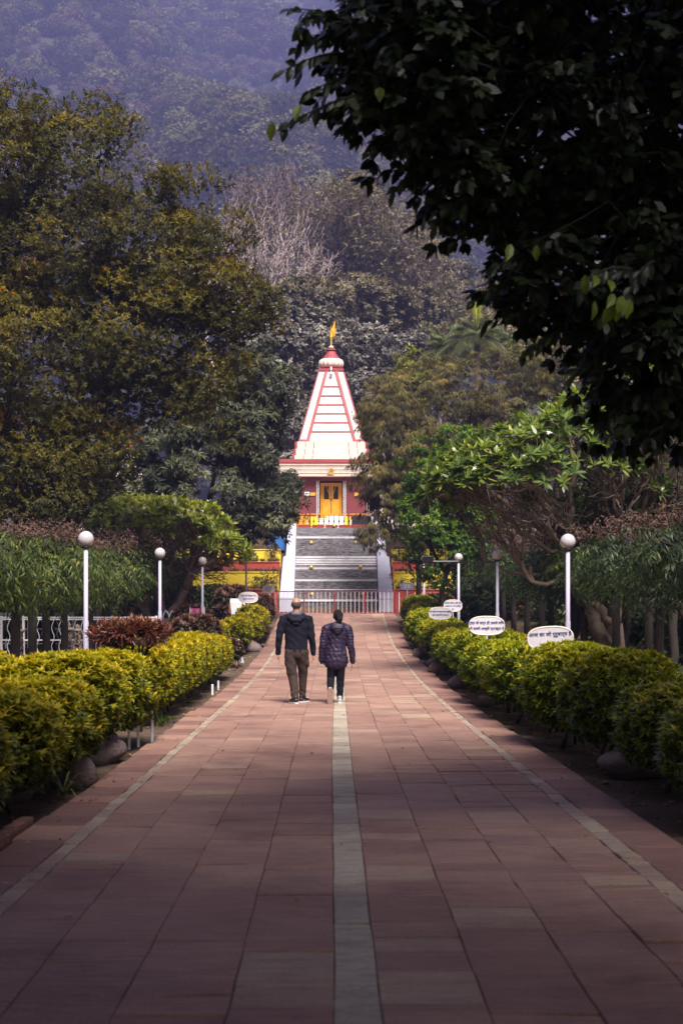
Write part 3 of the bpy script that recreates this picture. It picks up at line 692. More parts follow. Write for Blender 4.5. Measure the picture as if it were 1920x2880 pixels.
# ------------------------------------------------------------------ the temple
def temple():
    TY = 75.0
    T = empty('temple', (0, 0, 0), 'white and maroon temple with tall tapering tower and yellow double door', 'temple')
    c0 = (931-CX)*TY/F
    def Z(cy): return EYE + (HY - (850 + cy/3.92))*TY/F
    def X(u): return c0 + u/209.
    D0 = TY
    def box(nm, mt, u0, u1, cyb, cyt, y0, y1, bev=.012, parent=T):
        m2 = MB(); m2.box(X(u0), X(u1), y0, y1, Z(cyb), Z(cyt)); return m2.build(nm, M[mt], parent, bev)
    cy_c = D0 + 2.1
    # plinth and steps
    m2 = MB(); m2.box(-3.6, 3.6, 72.4, 79.5, 5.0, 6.22); m2.build('plinth', M['cream'], T, .02)
    for i in range(5):
        m2 = MB(); m2.box(-.9+c0, .9+c0, 72.4-.28*(5-i)+.003*i, 72.4-.002, 5.0, 5.0+.2*(i+1)); m2.build('step', M['cream'], T, .01)
    # body: side walls, recessed porch
    zb, zt = 6.22, Z(1925)
    def wall(nm, mt, x0, x1, y0, y1, z0=zb, z1=zt, bev=.008):
        m2 = MB(); m2.box(x0, x1, y0, y1, z0, z1); return m2.build(nm, M[mt], T, bev)
    wall('wall', 'wall_maroon', X(-380), X(-150), D0, D0+3.8)
    wall('wall', 'wall_maroon', X(150), X(380), D0, D0+3.8)
    wall('wall', 'wall_maroon', X(-149.5), X(149.5), D0+.55, D0+.9)
    wall('lintel', 'wall_maroon', X(-149.5), X(149.5), D0+.05, D0+.54, Z(1962), zt-.003)
    wall('verandah_wall', 'black', X(-560), X(-381), D0+1.2, D0+3.4)
    wall('verandah_wall', 'black', X(381), X(560), D0+1.2, D0+3.4)
    for u in (-552, 552):
        m2 = MB(); m2.box(X(u)-.09, X(u)+.09, D0-.25, D0-.07, zb, zt); m2.build('column', M['cream'], T, .01)
    # grilles of the verandah
    for s in (-1, 1):
        for k in range(7):
            x = X(s*(395+k*22)); m2 = MB(); m2.box(x-.008, x+.008, D0+.5, D0+.52, zb, zt); m2.build('grille_bar', M['white'] if s > 0 else M['black'], T)
    # double door
    y = D0 + .45
    fr = MB(); fr.box(X(-118), X(-104), y-.06, y+.04, zb, Z(1985)); fr.box(X(104), X(118), y-.06, y+.04, zb, Z(1985)); fr.box(X(-104)+.001, X(104)-.001, y-.06, y+.04, Z(2005), Z(1985)); fr.build('door_frame', M['gold'], T, .006)
    for s in (-1, 1):
        xa, xb = sorted((X(s*3), X(s*101)))
        zt2, zm = Z(2008), Z(2165)
        dm = MB(); dm.box(xa, xb, y, y+.04, zb+.01, zm); dm.box(xa, xa+.10, y, y+.04, zm, zt2); dm.box(xb-.10, xb, y, y+.04, zm, zt2); dm.box(xa+.10, xb-.10, y, y+.04, zt2-.06, zt2)
        d = dm.build('door', M['gold'], T, .005)
        g = MB(); g.box(xa+.101, xb-.101, y+.015, y+.025, zm+.001, zt2-.061); g.build('glass_pane', M['glass'], d)
        g = MB()
        for q in (.15, .6): g.box(xa+.08, xb-.08, y-.012, y-.001, zb+q, zb+q+.36)
        g.build('door_panel', M['gold'], d, .006)
        g = MB(); g.tube([(X(s*10), y-.01, zm-.05), (X(s*10), y-.05, zm-.02), (X(s*10), y-.05, zm+.12), (X(s*10), y-.01, zm+.15)], .012, 6); g.build('handle', M['black'], d)
    # garland over the door
    pts = [(X(-60), y-.09, Z(2000)), (X(-30), y-.1, Z(2090)), (X(0), y-.1, Z(2160)), (X(30), y-.1, Z(2090)), (X(60), y-.09, Z(2000))]
    m2 = MB(); m2.tube(pts, [.012,.016,.02,.016,.012], 6); m2.build('garland', M['brass'], T, smooth=True)
    # white lattice posts
    for s in (-1, 1):
        m2 = MB()
        for u in (136, 158):
            x = X(s*u); m2.box(x-.012, x+.012, D0-.10, D0-.06, zb, Z(1970))
        z = zb; k = 0
        while z < Z(1985):
            a, b = (X(s*136), X(s*158)) if k % 2 == 0 else (X(s*158), X(s*136))
            m2.bar((a, D0-.085, z), (b, D0-.085, z+.08), .012); z += .08; k += 1
        m2.build('lattice_post', M['white'], T)
    # boards on the wall
    box('notice_board', 'white', -292, -240, 2138, 2092, D0-.05, D0-.003)
    b = box('small_sign', 'gold', -232, -175, 2134, 2100, D0-.05, D0-.003)
    b = box('small_sign', 'gold', 255, 300, 2140, 2100, D0-.05, D0-.003)
    # ledge, cornice courses, red band
    prev = None
    for k, (u, a, b_, o_) in enumerate(((549, 1925, 1897, .50), (556, 1897, 1880, .54), (550, 1880, 1857, .56), (558, 1857, 1838, .60), (553, 1838, 1812, .62), (566, 1812, 1786, .68))):
        m2 = MB(); m2.box(X(-u), X(u), D0-o_, D0+4.2+o_*.3, Z(a)+.002, Z(b_)); m2.build('cornice_course', M['cream'], T, .008)
    m2 = MB(); m2.box(X(-572), X(572), D0-.74, D0+4.4, Z(1786)+.002, Z(1745)); m2.build('red_band', M['maroon'], T, .01)
    # stepped base of the tower: red core with cream facing panels
    tiers = ((435, 1745, 1690, 405, .30), (418, 1690, 1615, 388, .24), (402, 1615, 1535, 375, .18))
    for (ur, a, b_, uc, o_) in tiers:
        h = ur/209.
        m2 = MB(); m2.box(X(-ur), X(ur), cy_c-h, cy_c+h, Z(a)+.002, Z(b_)); m2.build('tower_base', M['maroon'], T, .01)
        g = 6
        for (p0, p1, pr) in ((-uc, -uc*.745-g, .05), (-uc*.745, -uc*.50-g, .08), (-uc*.50, uc*.50, .12), (uc*.50+g, uc*.745, .08), (uc*.745+g, uc, .05)):
            m2 = MB(); m2.box(X(p0), X(p1), cy_c-h-pr, cy_c-h-.002, Z(a)+.004, Z(b_)-.004+.012); m2.build('base_panel', M['cream'], T, .012)
    # tapering tower: white core, red ribs and bars
    zB, zT = Z(1535), Z(710); hB, hT = 358/209., 137/209.
    def half(z):
        t = (z-zB)/(zT-zB); return (hB + (hT-hB)*t) - .05*math.sin(t*math.pi)*0
    m2 = MB(); m2.frustum((c0-hB, c0+hB, cy_c-hB, cy_c+hB), (c0-hT, c0+hT, cy_c-hT, cy_c+hT), zB+.002, zT); m2.build('tower', M['temple_white'], T)
    def face(u, z, out):              # a point on the front face of the tower
        return (c0+u, cy_c-half(z)-out, z)
    def slab(nm, mt, ua0, ub0, z0, ua1, ub1, z1, d, parent=T, bev=.006):
        vs = [face(ua0,z0,-.03),face(ub0,z0,-.03),face(ub1,z1,-.03),face(ua1,z1,-.03),face(ua0,z0,d),face(ub0,z0,d),face(ub1,z1,d),face(ua1,z1,d)]
        m3 = MB(); m3.poly(vs, [(3,2,1,0),(4,5,6,7),(0,1,5,4),(1,2,6,5),(2,3,7,6),(3,0,4,7)]); return m3.build(nm, M[mt], parent, bev)
    rt0, rt1 = 270/209., 42/209.      # centre of the ribs from the axis
    for s in (-1, 1):
        e0 = sorted((s*(rt0-.12), s*(rt0+.055))); e1 = sorted((s*(rt1-.02), s*(rt1+.15)))
        slab('tower_rib', 'maroon', e0[0], e0[1], zB+.01, e1[0], e1[1], zT-.002, .07)
        e0 = sorted((s*(hB-.035), s*(hB+.015))); e1 = sorted((s*(hT-.03), s*(hT+.015)))
        slab('tower_edge', 'maroon', e0[0], e0[1], zB+.01, e1[0], e1[1], zT-.002, .03)
        z1 = Z(1500); t = (z1-zB)/(zT-zB); q = rt0 + (rt1+.06-rt0)*t
        e0 = sorted((s*(rt0+.06), s*(hB-.036))); e1 = sorted((s*(q+.075), s*(half(z1)-.036)))
        slab('tower_foot_band', 'maroon', e0[0], e0[1], zB+.01, e1[0], e1[1], z1, .05)
    for cy in (888, 997, 1100, 1203, 1307, 1412):
        z0, z1 = Z(cy+8.5), Z(cy-8.5); t = (z0-zB)/(zT-zB)
        w = (rt0-.12) + ((rt1-.02)-(rt0-.12))*t - .004
        slab('tower_bar', 'maroon', -w, w, z0, -w+.0, w-.0, z1, .04)
    # the sides of the tower carry the same ribs
    for s in (-1, 1):
        for v in (-1, 1):
            m3 = MB(); pts = []
            a0, a1 = v*rt0, v*(rt1+.06)
            for z, h, a in ((zB+.01, hB, a0), (zT-.002, hT, a1)):
                for o_ in (-.03, .06):
                    for w in (-.09, .09): pts.append((c0+s*(h+o_), cy_c+a+w, z))
            m3.poly(pts, [(0,1,3,2),(4,6,7,5),(0,4,5,1),(2,3,7,6),(0,2,6,4),(1,5,7,3)]); m3.build('tower_rib', M['maroon'], T)
    # collar, neck, ribbed cushion, lotus skirt, finial
    h = hT+.02
    m2 = MB(); m2.box(c0-h, c0+h, cy_c-h-.04, cy_c+h+.04, Z(710)+.002, Z(682)); m2.build('collar', M['maroon'], T, .02)
    m2 = MB(); m2.lathe([(.50, 0), (.50, Z(652)-Z(682))], (c0, cy_c, Z(682)+.002), 24); m2.build('neck', M['maroon'], T)
    z5, z6 = Z(656), Z(553); hh = z6-z5
    prof = [(.50*math.cos(a)**.0 if False else .44+.25*math.cos(a)**.75, hh/2+hh/2*math.sin(a)) for a in np.linspace(-1.5, 1.5, 13)]
    m2 = MB(); m2.lathe([(max(p[0], .1), p[1]) for p in prof], (c0, cy_c, z5), 96, .09, 16); m2.build('ribbed_cushion', M['cream'], T, smooth=True)
    m2 = MB(); m2.lathe([(.50,0),(.49,.06),(.42,.12),(.34,.22),(.27,.34),(.25,.42)], (c0, cy_c, Z(555)), 72, .08, 18); m2.build('lotus_skirt', M['maroon'], T, smooth=True)
    m2 = MB(); m2.lathe([(.10,0),(.20,.03),(.28,.08),(.285,.11),(.22,.16),(.10,.19)], (c0, cy_c, Z(470)), 28); m2.build('disc', M['maroon'], T, smooth=True)
    m2 = MB(); m2.lathe([(.10,0),(.15,.03),(.13,.09),(.06,.14)], (c0, cy_c, Z(428)), 20); m2.build('knob', M['cream'], T, smooth=True)
    prof = [(.03, 0)]
    z = 0
    for rr in (.075,.06,.065,.055,.06,.05,.045):
        prof += [(.03, z), (rr, z+.035), (.03, z+.07)]; z += .075
    prof += [(.012, z+.03), (.010, z+.62)]
    m2 = MB(); m2.lathe(prof, (c0, cy_c, Z(400)), 14); m2.build('finial', M['brass'], T, smooth=True)
    # flag
    n = 10; vs = []; zt_, zb_ = Z(118), Z(300)
    for i in range(n+1):
        t = i/n; wdt = (1-t)**1.15
        xr = X(47) - .02*math.sin(t*3.1); xl = X(np.interp(t, [0, .12, .33, .6, 1], [-6, -16, -20, 12, 44]))
        z = zb_ + (zt_-zb_)*t
        for k in range(4):
            u = k/3; vs.append((xl+(xr-xl)*u, cy_c + .05*math.sin(t*7+u*3), z - .06*(1-u)*(1-t)))
    fs = [(r*4+k, r*4+k+1, (r+1)*4+k+1, (r+1)*4+k) for r in range(n) for k in range(3)]
    m2 = MB(); m2.poly(vs, fs); o = m2.build('flag', M['flag'], T, smooth=True); sm = o.modifiers.new('thick', 'SOLIDIFY'); sm.thickness = .006
    # round emblem with an om sign
    zc = Z(1880)
    m2 = MB(); m2.lathe([(.165,0),(.165,.03),(.145,.03),(.145,.012)], n=32); e = m2.build('emblem_ring', M['brass'], T); e.rotation_euler = (R(90), 0, 0); e.location = (c0, D0-.635, zc)
    m2 = MB(); m2.lathe([(.144,.0),(.144,.012)], n=32); o = m2.build('emblem_plate', M['cream'], T); o.rotation_euler = (R(90), 0, 0); o.location = (c0, D0-.632, zc)
    om = text_mesh('ॐ', .17, .006); o = link('emblem_sign', om, T, M['maroon']); o.rotation_euler = (R(90), 0, 0); o.location = (c0, D0-.648, zc-.055)
    # floodlight on the tower collar
    m2 = MB(); m2.box(X(-10), X(10), cy_c-hT-.16, cy_c-hT-.05, Z(700), Z(662)); m2.bar((c0, cy_c-hT-.1, Z(700)), (c0, cy_c-hT-.16, Z(730)), .03); m2.build('lamp_bracket', M['white'], T, .006)
    m2 = MB(); m2.lathe([(.04,0),(.09,.03),(.10,.12),(.085,.17),(.03,.19)], (0,0,0), 16); o = m2.build('floodlight', M['white'], T, smooth=True); o.rotation_euler = (R(30), 0, 0); o.location = (c0, cy_c-hT-.18, Z(765))
    # parapet of white and yellow panels in front of the plinth
    r = empty('parapet', (0, 72.0, 5.0), 'white and yellow panelled parapet in front of the temple plinth', 'parapet')
    for i, (xa, xb, mt) in enumerate(((-2.9,-2.0,'white'),(-1.95,-1.25,'gold'),(-1.2,-.72,'yellow'),(-.25,.62,'white'),(.66,.95,'yellow'),(1.0,1.9,'black'),(1.95,2.9,'white'))):
        m2 = MB(); m2.box(xa, xb, 0, .06, .02, 1.36 + .02*(i % 2)); m2.build('panel', M[mt], r, .01)
    for i in range(5):
        m2 = MB(); m2.box(-.70, -.27, -.02, .0-.002, .75+i*.12, .79+i*.12); m2.build('slat', M['white'], r)

def text_mesh(s, size, ext=.004, pieces=None):
    """text as a mesh, centred; pieces = list of (string, x, y, scale) set one by one"""
    ms = []
    for (t, dx, dy, sc) in (pieces or [(s, None, 0, 1)]):
        cu = bpy.data.curves.new('lettering', 'FONT'); cu.body = t; cu.size = size*sc; cu.extrude = ext; cu.resolution_u = 2
        if dx is None: cu.align_x = 'CENTER'; dx = 0
        cu.offset = size*.008
        o = bpy.data.objects.new('lettering', cu); COL.objects.link(o)
        dg = bpy.context.evaluated_depsgraph_get(); me = bpy.data.meshes.new_from_object(o.evaluated_get(dg))
        me.transform(Matrix.Translation((dx, dy, 0))); ms.append(me)
        bpy.data.objects.remove(o); bpy.data.curves.remove(cu)
    if len(ms) == 1: return ms[0]
    bm = bmesh.new()
    for me in ms: bm.from_mesh(me)
    out = bpy.data.meshes.new('lettering'); bm.to_mesh(out); bm.free(); return out


temple()

# pale buildings glimpsed behind the trees on either side
def side_buildings():
    b = empty('shrine', D(292, 1100, 70), 'small pink shrine glimpsed between the trees at left', 'shrine'); b.location.z = 5.1
    m2 = MB(); m2.box(-.9, .9, 0, 2, 0, 2.3); m2.build('wall', M['cream'], b, .02)
    m2 = MB(); m2.box(-1.0, 1.0, -.1, 2.1, 2.302, 2.5); m2.build('cornice', M['maroon'], b, .02)
    m2 = MB(); m2.frustum((-.8,.8,.2,1.8), (-.15,.15,.85,1.15), 2.502, 4.6); m2.build('tower', M['cream'], b, .02)
    m2 = MB(); m2.lathe([(.1,0),(.22,.08),(.2,.2),(.05,.5)], (0, 1, 4.6), 16); m2.build('finial', M['maroon'], b)
    m2 = MB(); m2.box(-.3, .3, -.04, -.002, .1, 1.7); m2.build('door', M['wall_maroon'], b, .01)
    b = empty('side_pavilion', (3.3, 66.0, 5.1), 'cream and pink pavilion half hidden by the weeping tree right of the temple', 'pavilion')
    m2 = MB(); m2.box(0, 3.2, 0, 3, 0, 1.0); m2.build('plinth', M['cream'], b, .02)
    me = None
    for k in range(4):
        x = .15 + k*.95
        if me is None: m2 = MB(); m2.box(-.1, .1, .05, .25, 1.0, 3.1); me = m2.build('pillar', M['white'], b, .01, loc=(x, 0, 0)).data
        else: link('pillar', me, b, loc=(x, 0, 0))
    m2 = MB(); m2.box(.1, 3.1, 1.5, 2.9, 1.002, 3.098); m2.build('wall', M['cream'], b, .02)
    m2 = MB(); m2.box(-.2, 3.4, -.2, 3.1, 3.1, 3.35); m2.build('roof', M['maroon'], b, .02)
    b = empty('kiosk', (-4.35, 68.0, 5.1), 'small pink domed kiosk beside the temple verandah, left', 'kiosk')
    m2 = MB(); m2.box(-.4, .4, -.4, .4, 0, 1.35); m2.build('wall', M['maroon'], b, .02)
    m2 = MB(); m2.lathe([(.62,0),(.60,.08),(.5,.3),(.3,.48),(.08,.58),(.04,.8)], (0, 0, 1.352), 24); m2.build('dome', M['cream'], b, smooth=True)
side_buildings()
# ------------------------------------------------------------------ trees
def dlobe(dx, dy, Y, rx, ry, rd):       # a lobe given in view units at distance Y
    p = D(dx, dy, Y); s = 1.22449*Y/F
    return (p.x, p.y, p.z, rx*s, rd, ry*s)
def tree(name, label, cat, base, lobes, n_clump, per, m, L, Wd, mat, bark, kind='quad', clump=.35, spread=(25, 80), grav=.3, r_tip=.012, k=.45,
         group=None, tv=.18, inner=.55, f=.42, tips=None, rough=.18, up=0, sides=6, pale=0.0):
    t = empty(name, base, label, cat, group); b = np.array(base)
    P, A = crown(lobes, n_clump, inner=inner, rough=rough)
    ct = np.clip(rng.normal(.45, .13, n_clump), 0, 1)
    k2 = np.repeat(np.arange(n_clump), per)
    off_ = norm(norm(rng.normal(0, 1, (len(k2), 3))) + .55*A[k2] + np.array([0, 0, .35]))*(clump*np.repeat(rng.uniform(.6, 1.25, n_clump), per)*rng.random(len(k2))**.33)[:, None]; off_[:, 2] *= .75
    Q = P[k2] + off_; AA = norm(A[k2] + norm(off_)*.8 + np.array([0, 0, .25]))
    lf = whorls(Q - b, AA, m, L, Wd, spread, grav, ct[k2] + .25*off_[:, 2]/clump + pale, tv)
    leaves_obj('crown', lf, mat, t, kind)
    ti = P[rng.choice(n_clump, min(n_clump, tips or n_clump), replace=False)] - b
    lines = limbs((0, 0, 0.0), ti, r_tip, k, f, r=rng, up=up)
    tubes_obj('trunk', lines, bark, t, sides, thin=.03)
    return t

# big neem at left
Y = 37
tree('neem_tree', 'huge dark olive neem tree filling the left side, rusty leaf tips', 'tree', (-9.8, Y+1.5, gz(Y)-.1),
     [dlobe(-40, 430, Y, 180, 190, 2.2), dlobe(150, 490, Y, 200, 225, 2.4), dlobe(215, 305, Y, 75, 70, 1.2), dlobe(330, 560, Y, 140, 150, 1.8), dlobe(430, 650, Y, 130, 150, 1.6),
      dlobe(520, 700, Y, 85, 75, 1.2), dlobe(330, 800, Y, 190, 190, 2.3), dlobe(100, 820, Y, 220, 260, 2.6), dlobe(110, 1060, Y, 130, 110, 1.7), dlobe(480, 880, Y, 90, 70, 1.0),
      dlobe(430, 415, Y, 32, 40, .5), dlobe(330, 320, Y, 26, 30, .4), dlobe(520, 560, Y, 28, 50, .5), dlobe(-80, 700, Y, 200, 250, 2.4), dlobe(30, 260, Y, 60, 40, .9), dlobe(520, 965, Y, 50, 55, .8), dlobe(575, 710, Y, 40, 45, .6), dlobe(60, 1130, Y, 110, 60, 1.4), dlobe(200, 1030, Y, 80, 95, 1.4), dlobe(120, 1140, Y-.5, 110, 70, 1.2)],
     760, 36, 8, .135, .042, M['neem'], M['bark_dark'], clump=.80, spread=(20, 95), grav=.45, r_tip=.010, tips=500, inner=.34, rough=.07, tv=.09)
tree('mango_tree', 'dark tree in the shade below and behind the neem at the left edge', 'tree', (D(110, 1150, 56).x, 56, gz(56)),
     [dlobe(60, 1120, 56, 150, 80, 2.2), dlobe(230, 1090, 56, 110, 110, 2.0), dlobe(-60, 1080, 56, 120, 110, 2), dlobe(150, 1180, 56, 130, 60, 2)], 240, 13, 9, .26, .07, M['mango'], M['bark_dark'], clump=.6, spread=(35, 100), grav=.7, tips=120)
# reddish leaf clusters of the neem belong to the same crown
# mango trees
Y = 52
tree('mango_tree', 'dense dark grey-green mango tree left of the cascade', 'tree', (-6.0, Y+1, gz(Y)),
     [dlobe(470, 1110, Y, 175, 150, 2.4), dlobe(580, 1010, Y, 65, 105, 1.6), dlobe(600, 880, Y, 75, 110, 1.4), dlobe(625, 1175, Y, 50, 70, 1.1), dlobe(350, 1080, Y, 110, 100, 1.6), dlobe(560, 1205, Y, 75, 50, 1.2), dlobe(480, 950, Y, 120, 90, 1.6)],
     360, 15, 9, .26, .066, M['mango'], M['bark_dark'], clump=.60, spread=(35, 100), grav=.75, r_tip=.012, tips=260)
tree('mango_tree', 'small grey-green tree hanging in front of the temple left corner', 'tree', (D(676, 1120, 63).x, 63.3, 5.05),
     [dlobe(664, 1118, 63, 19, 30, .7)], 60, 8, 10, .24, .06, M['mango'], M['bark_dark'], clump=.3, spread=(35, 100), grav=.75, r_tip=.01, tips=40)
# silver broadleaf behind the temple
Y = 90
tree('peepal_tree', 'silvery grey broadleaf tree behind the temple, left of the flag', 'tree', (-7.5, Y, 5.2),
     [dlobe(650, 830, Y, 105, 110, 3), dlobe(735, 780, Y, 60, 70, 2.4), dlobe(680, 960, Y, 80, 130, 2.5), dlobe(560, 790, Y, 60, 60, 2), dlobe(620, 740, Y, 60, 45, 1.6)],
     400, 15, 7, .25, .19, M['peepal'], M['bark_mauve'], kind='quad', clump=.95, spread=(30, 110), grav=.7, r_tip=.014, tips=250)
Y = 96
tree('peepal_tree', 'silvery grey broadleaf tree behind the temple, right of the flag', 'tree', (3.0, Y, 5.2),
     [dlobe(830, 870, Y, 80, 90, 2.6), dlobe(880, 800, Y, 90, 55, 2.4), dlobe(800, 960, Y, 60, 110, 2.2), dlobe(950, 820, Y, 70, 50, 2), dlobe(790, 790, Y, 50, 40, 1.6)],
     300, 15, 7, .24, .18, M['peepal'], M['bark_mauve'], kind='quad', clump=.95, spread=(30, 110), grav=.7, r_tip=.014, tips=200, pale=-.08)
# brown-olive weeping trees
Y = 55
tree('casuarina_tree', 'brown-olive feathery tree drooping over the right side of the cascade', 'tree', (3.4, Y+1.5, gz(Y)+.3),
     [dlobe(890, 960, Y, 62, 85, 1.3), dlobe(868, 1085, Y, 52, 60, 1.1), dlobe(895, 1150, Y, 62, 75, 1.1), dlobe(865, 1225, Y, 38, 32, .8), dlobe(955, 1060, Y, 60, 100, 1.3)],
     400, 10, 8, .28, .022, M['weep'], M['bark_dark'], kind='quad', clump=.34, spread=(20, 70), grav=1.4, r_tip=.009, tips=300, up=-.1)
Y = 60
tree('casuarina_tree', 'broad brown-olive feathery tree behind the bright green bush, right', 'tree', (7.2, Y+1.5, 4.0),
     [dlobe(1010, 900, Y, 130, 85, 2.2), dlobe(1130, 880, Y, 140, 70, 2.2), dlobe(1260, 850, Y, 120, 60, 2), dlobe(1050, 1000, Y, 140, 90, 2.2), dlobe(1000, 1130, Y, 100, 130, 2), dlobe(1230, 960, Y, 150, 90, 2.2), dlobe(1130, 1120, Y, 130, 130, 2), dlobe(1400, 900, Y, 120, 110, 2)],
     560, 13, 8, .29, .034, M['weep'], M['bark_dark'], clump=.55, spread=(20, 75), grav=1.1, r_tip=.010, tips=400)
Y = 84
tree('yellow_leaved_tree', 'small yellow-green tree above the feathery tree, right of the tower', 'tree', (D(945, 860, Y).x, Y, 5.2),
     [dlobe(948, 845, Y, 34, 36, .9), dlobe(925, 885, Y, 32, 36, .9), dlobe(968, 900, Y, 40, 40, .9)], 120, 8, 8, .22, .10, M['yellowtree'], M['bark_mauve'], clump=.45, r_tip=.01, tips=80)
Y = 47.5
tree('bushy_tree', 'dense bright green small-leaved tree on the right of the path end', 'tree', (D(1010, 1300, Y).x, Y, gz(Y)),
     [dlobe(1050, 1030, Y, 48, 42, .9), dlobe(1005, 1090, Y, 75, 65, 1.2), dlobe(985, 1180, Y, 68, 80, 1.2), dlobe(1010, 1275, Y, 66, 62, 1.1), dlobe(1070, 1190, Y, 60, 100, 1.1)],
     300, 20, 8, .11, .055, M['bright'], M['bark_dark'], clump=.36, spread=(25, 90), grav=.2, r_tip=.008, tips=200)

# bare and half bare trees on the hill foot
def bare(label, base, lobes, n, mat, r_tip=.016, leafy=0, lm=None):
    t = empty('bare_tree', base, label, 'tree'); b = np.array(base)
    P, A = crown(lobes, n, inner=.25, rough=.2)
    lines = limbs((0, 0, 0), P-b, r_tip, .42, .36, wob=.10)
    tubes_obj('trunk', lines, mat, t, 5, thin=.07)
    if leafy:
        Q = P[rng.integers(0, n, leafy)] + rng.normal(0, .7, (leafy, 3)); lf = whorls(Q-b, rng.normal(0, 1, (leafy, 3)), 5, .34, .16, (20, 100), .3, np.full(leafy, .5), .2)
        leaves_obj('sparse_leaves', lf, lm or M['rusty'], t)
    return t
def gfoot(Y): return gz(Y) if Y < 165 else float(hz(0, Y))
Y = 118
bare('pale leafless tree with twisting whitish branches above the temple flag', (D(650, 700, Y).x, Y, gz(Y)),
     [dlobe(570, 530, Y, 70, 90, 3), dlobe(670, 560, Y, 85, 110, 3), dlobe(620, 640, Y, 130, 80, 3), dlobe(740, 620, Y, 60, 70, 2)], 520, M['bark_pale'], .022)
Y = 130
bare('tall mauve bare tree with fine upright twigs, left of the pale one', (D(590, 700, Y).x, Y, gz(Y)),
     [dlobe(560, 470, Y, 60, 90, 3), dlobe(640, 430, Y, 80, 60, 3), dlobe(600, 560, Y, 100, 120, 4), dlobe(700, 470, Y, 70, 60, 3)], 1900, M['bark_mauve'], .021, 500)
Y = 126
bare('half bare reddish tree with a spreading crown behind the temple flag', (D(760, 720, Y).x, Y, gz(Y)),
     [dlobe(770, 470, Y, 90, 65, 3.5), dlobe(800, 560, Y, 120, 100, 4), dlobe(720, 560, Y, 80, 110, 3.5), dlobe(850, 640, Y, 110, 80, 4)], 2000, M['bark_mauve'], .021, 1500, M['bgtree'])
Y = 122
bare('broad grey-brown bare tree right of the half bare tree', (D(900, 720, Y).x, Y, gz(Y)),
     [dlobe(880, 540, Y, 90, 75, 3.5), dlobe(950, 620, Y, 80, 70, 3.5), dlobe(820, 470, Y, 70, 50, 3)], 1900, M['bark_mauve'], .013, 2400, M['bgtree'])
BG = [(820, 450, 150, 70, 55, 'rounded olive tree on the hill foot, topmost behind the half bare tree'), (900, 560, 146, 95, 65, 'wide olive tree on the hill foot right of the bare trees'),
      (960, 600, 140, 60, 50, 'tiered olive tree stepping down the hill foot to the right'), (1060, 690, 150, 110, 60, 'dark bushy tree above the palms'), (1010, 640, 165, 70, 40, 'pale flat-topped tree beyond the tiered olive tree'),
      (930, 720, 120, 120, 60, 'brown-green tree behind the yellow-leaved tree'), (1150, 720, 140, 100, 80, 'shadowy tree behind the near leaves, right of the palms'), (700, 700, 112, 110, 50, 'low grey-green tree behind the flag'),
      (840, 700, 116, 100, 60, 'low brownish tree right of the flag'), (540, 680, 125, 80, 80, 'dull green tree between the neem and the bare trees'), (1100, 790, 112, 150, 60, 'dark green tree behind the palm heads'), (600, 950, 100, 120, 160, 'dark tree filling the gap behind the mango tree'),
      (830, 1010, 104, 120, 160, 'dark tree filling the gap behind the tower, right'), (1250, 780, 125, 140, 120, 'dim tree seen through the near foliage')]
for dx, dy, Y, rx, ry, lb in BG:
    p = D(dx, dy, Y); s = 1.22449*Y/F
    lobes = [dlobe(dx, dy, Y, rx*.8, ry*.8, rx*s*.7)] + [dlobe(dx + rx*rng.uniform(-.7, .7), dy + ry*rng.uniform(-.5, .6), Y, rx*.42, ry*.38, rx*s*.4) for _ in range(6)]
    tree('hillfoot_tree', lb, 'tree', (p.x, Y, gz(Y)-.1), lobes, 145, 12, 6, .43, .215, M['bgtree'], M['bark_mauve'], clump=1.15, spread=(25, 95), grav=.25, r_tip=.02, tips=70,
         group='trees on the hill foot behind the temple', pale=rng.uniform(-.12, .1), rough=.25)

# palms
def palm(dx, dy, Y, sc, label, n=46, spear=False):
    p = D(dx, dy, Y); base = (p.x, Y, gz(Y)); h = p.z - base[2]
    t = empty('palm_tree', base, label, 'palm tree', 'palms above the feathery tree')
    tubes_obj('trunk', [(np.array([[0, 0, 0], [.05, 0, h*.5], [0, 0, h]]), [.22, .17, .15])], M['bark'], t, 10)
    ls = []; rach = []
    for i in range(n):
        a = i*2.4; el = R(rng.uniform(-5, 80)) if not (spear and i < 3) else R(84)
        d = np.array([math.cos(a)*math.cos(el), math.sin(a)*math.cos(el), math.sin(el)])
        Lf = sc*rng.uniform(1.5, 2.1)*(1 if not (spear and i < 3) else 1.1); m = 22
        t_ = np.linspace(0, 1, m)[:, None]; drop = 0 if (spear and i < 3) else 1
        pts = np.array([0, 0, h]) + d*Lf*t_ + np.array([0, 0, -1.])*(t_**2.2)*Lf*.78*drop*math.cos(el*.8)
        rach.append((pts, np.linspace(.025, .006, m)))
        tan = norm(np.gradient(pts, axis=0)); side = norm(np.cross(tan, np.array([0, 0, 1.]) + 1e-3))
        for s in (-1, 1):
            dd = norm(tan*.55 + side*s*(1.0 if not (spear and i < 3) else .35) + np.array([0, 0, -.75 if drop else .2]))
            ls.append((pts, dd, np.tile([[0, 0, 1.]], (m, 1)) + side*s*.3, np.full(m, .55*sc)*np.sin(np.linspace(.35, 2.9, m)), np.full(m, .045), np.clip(rng.normal(.5, .15, m), 0, .86) if not (spear and i < 3) else np.full(m, 1.25)))
    leaves_obj('fronds', cat_lf(ls), M['palm'], t); tubes_obj('leaf_stalks', rach, M['bark'], t, 4)
palm(1095, 775, 72, 1.15, 'tallest palm with an upright bright new leaf', 48, True)
palm(1020, 800, 74, 1.05, 'lower palm with drooping crown, left of the tallest', 44)
palm(1150, 800, 76, 1.05, 'right-hand palm half hidden by the near leaves', 44)

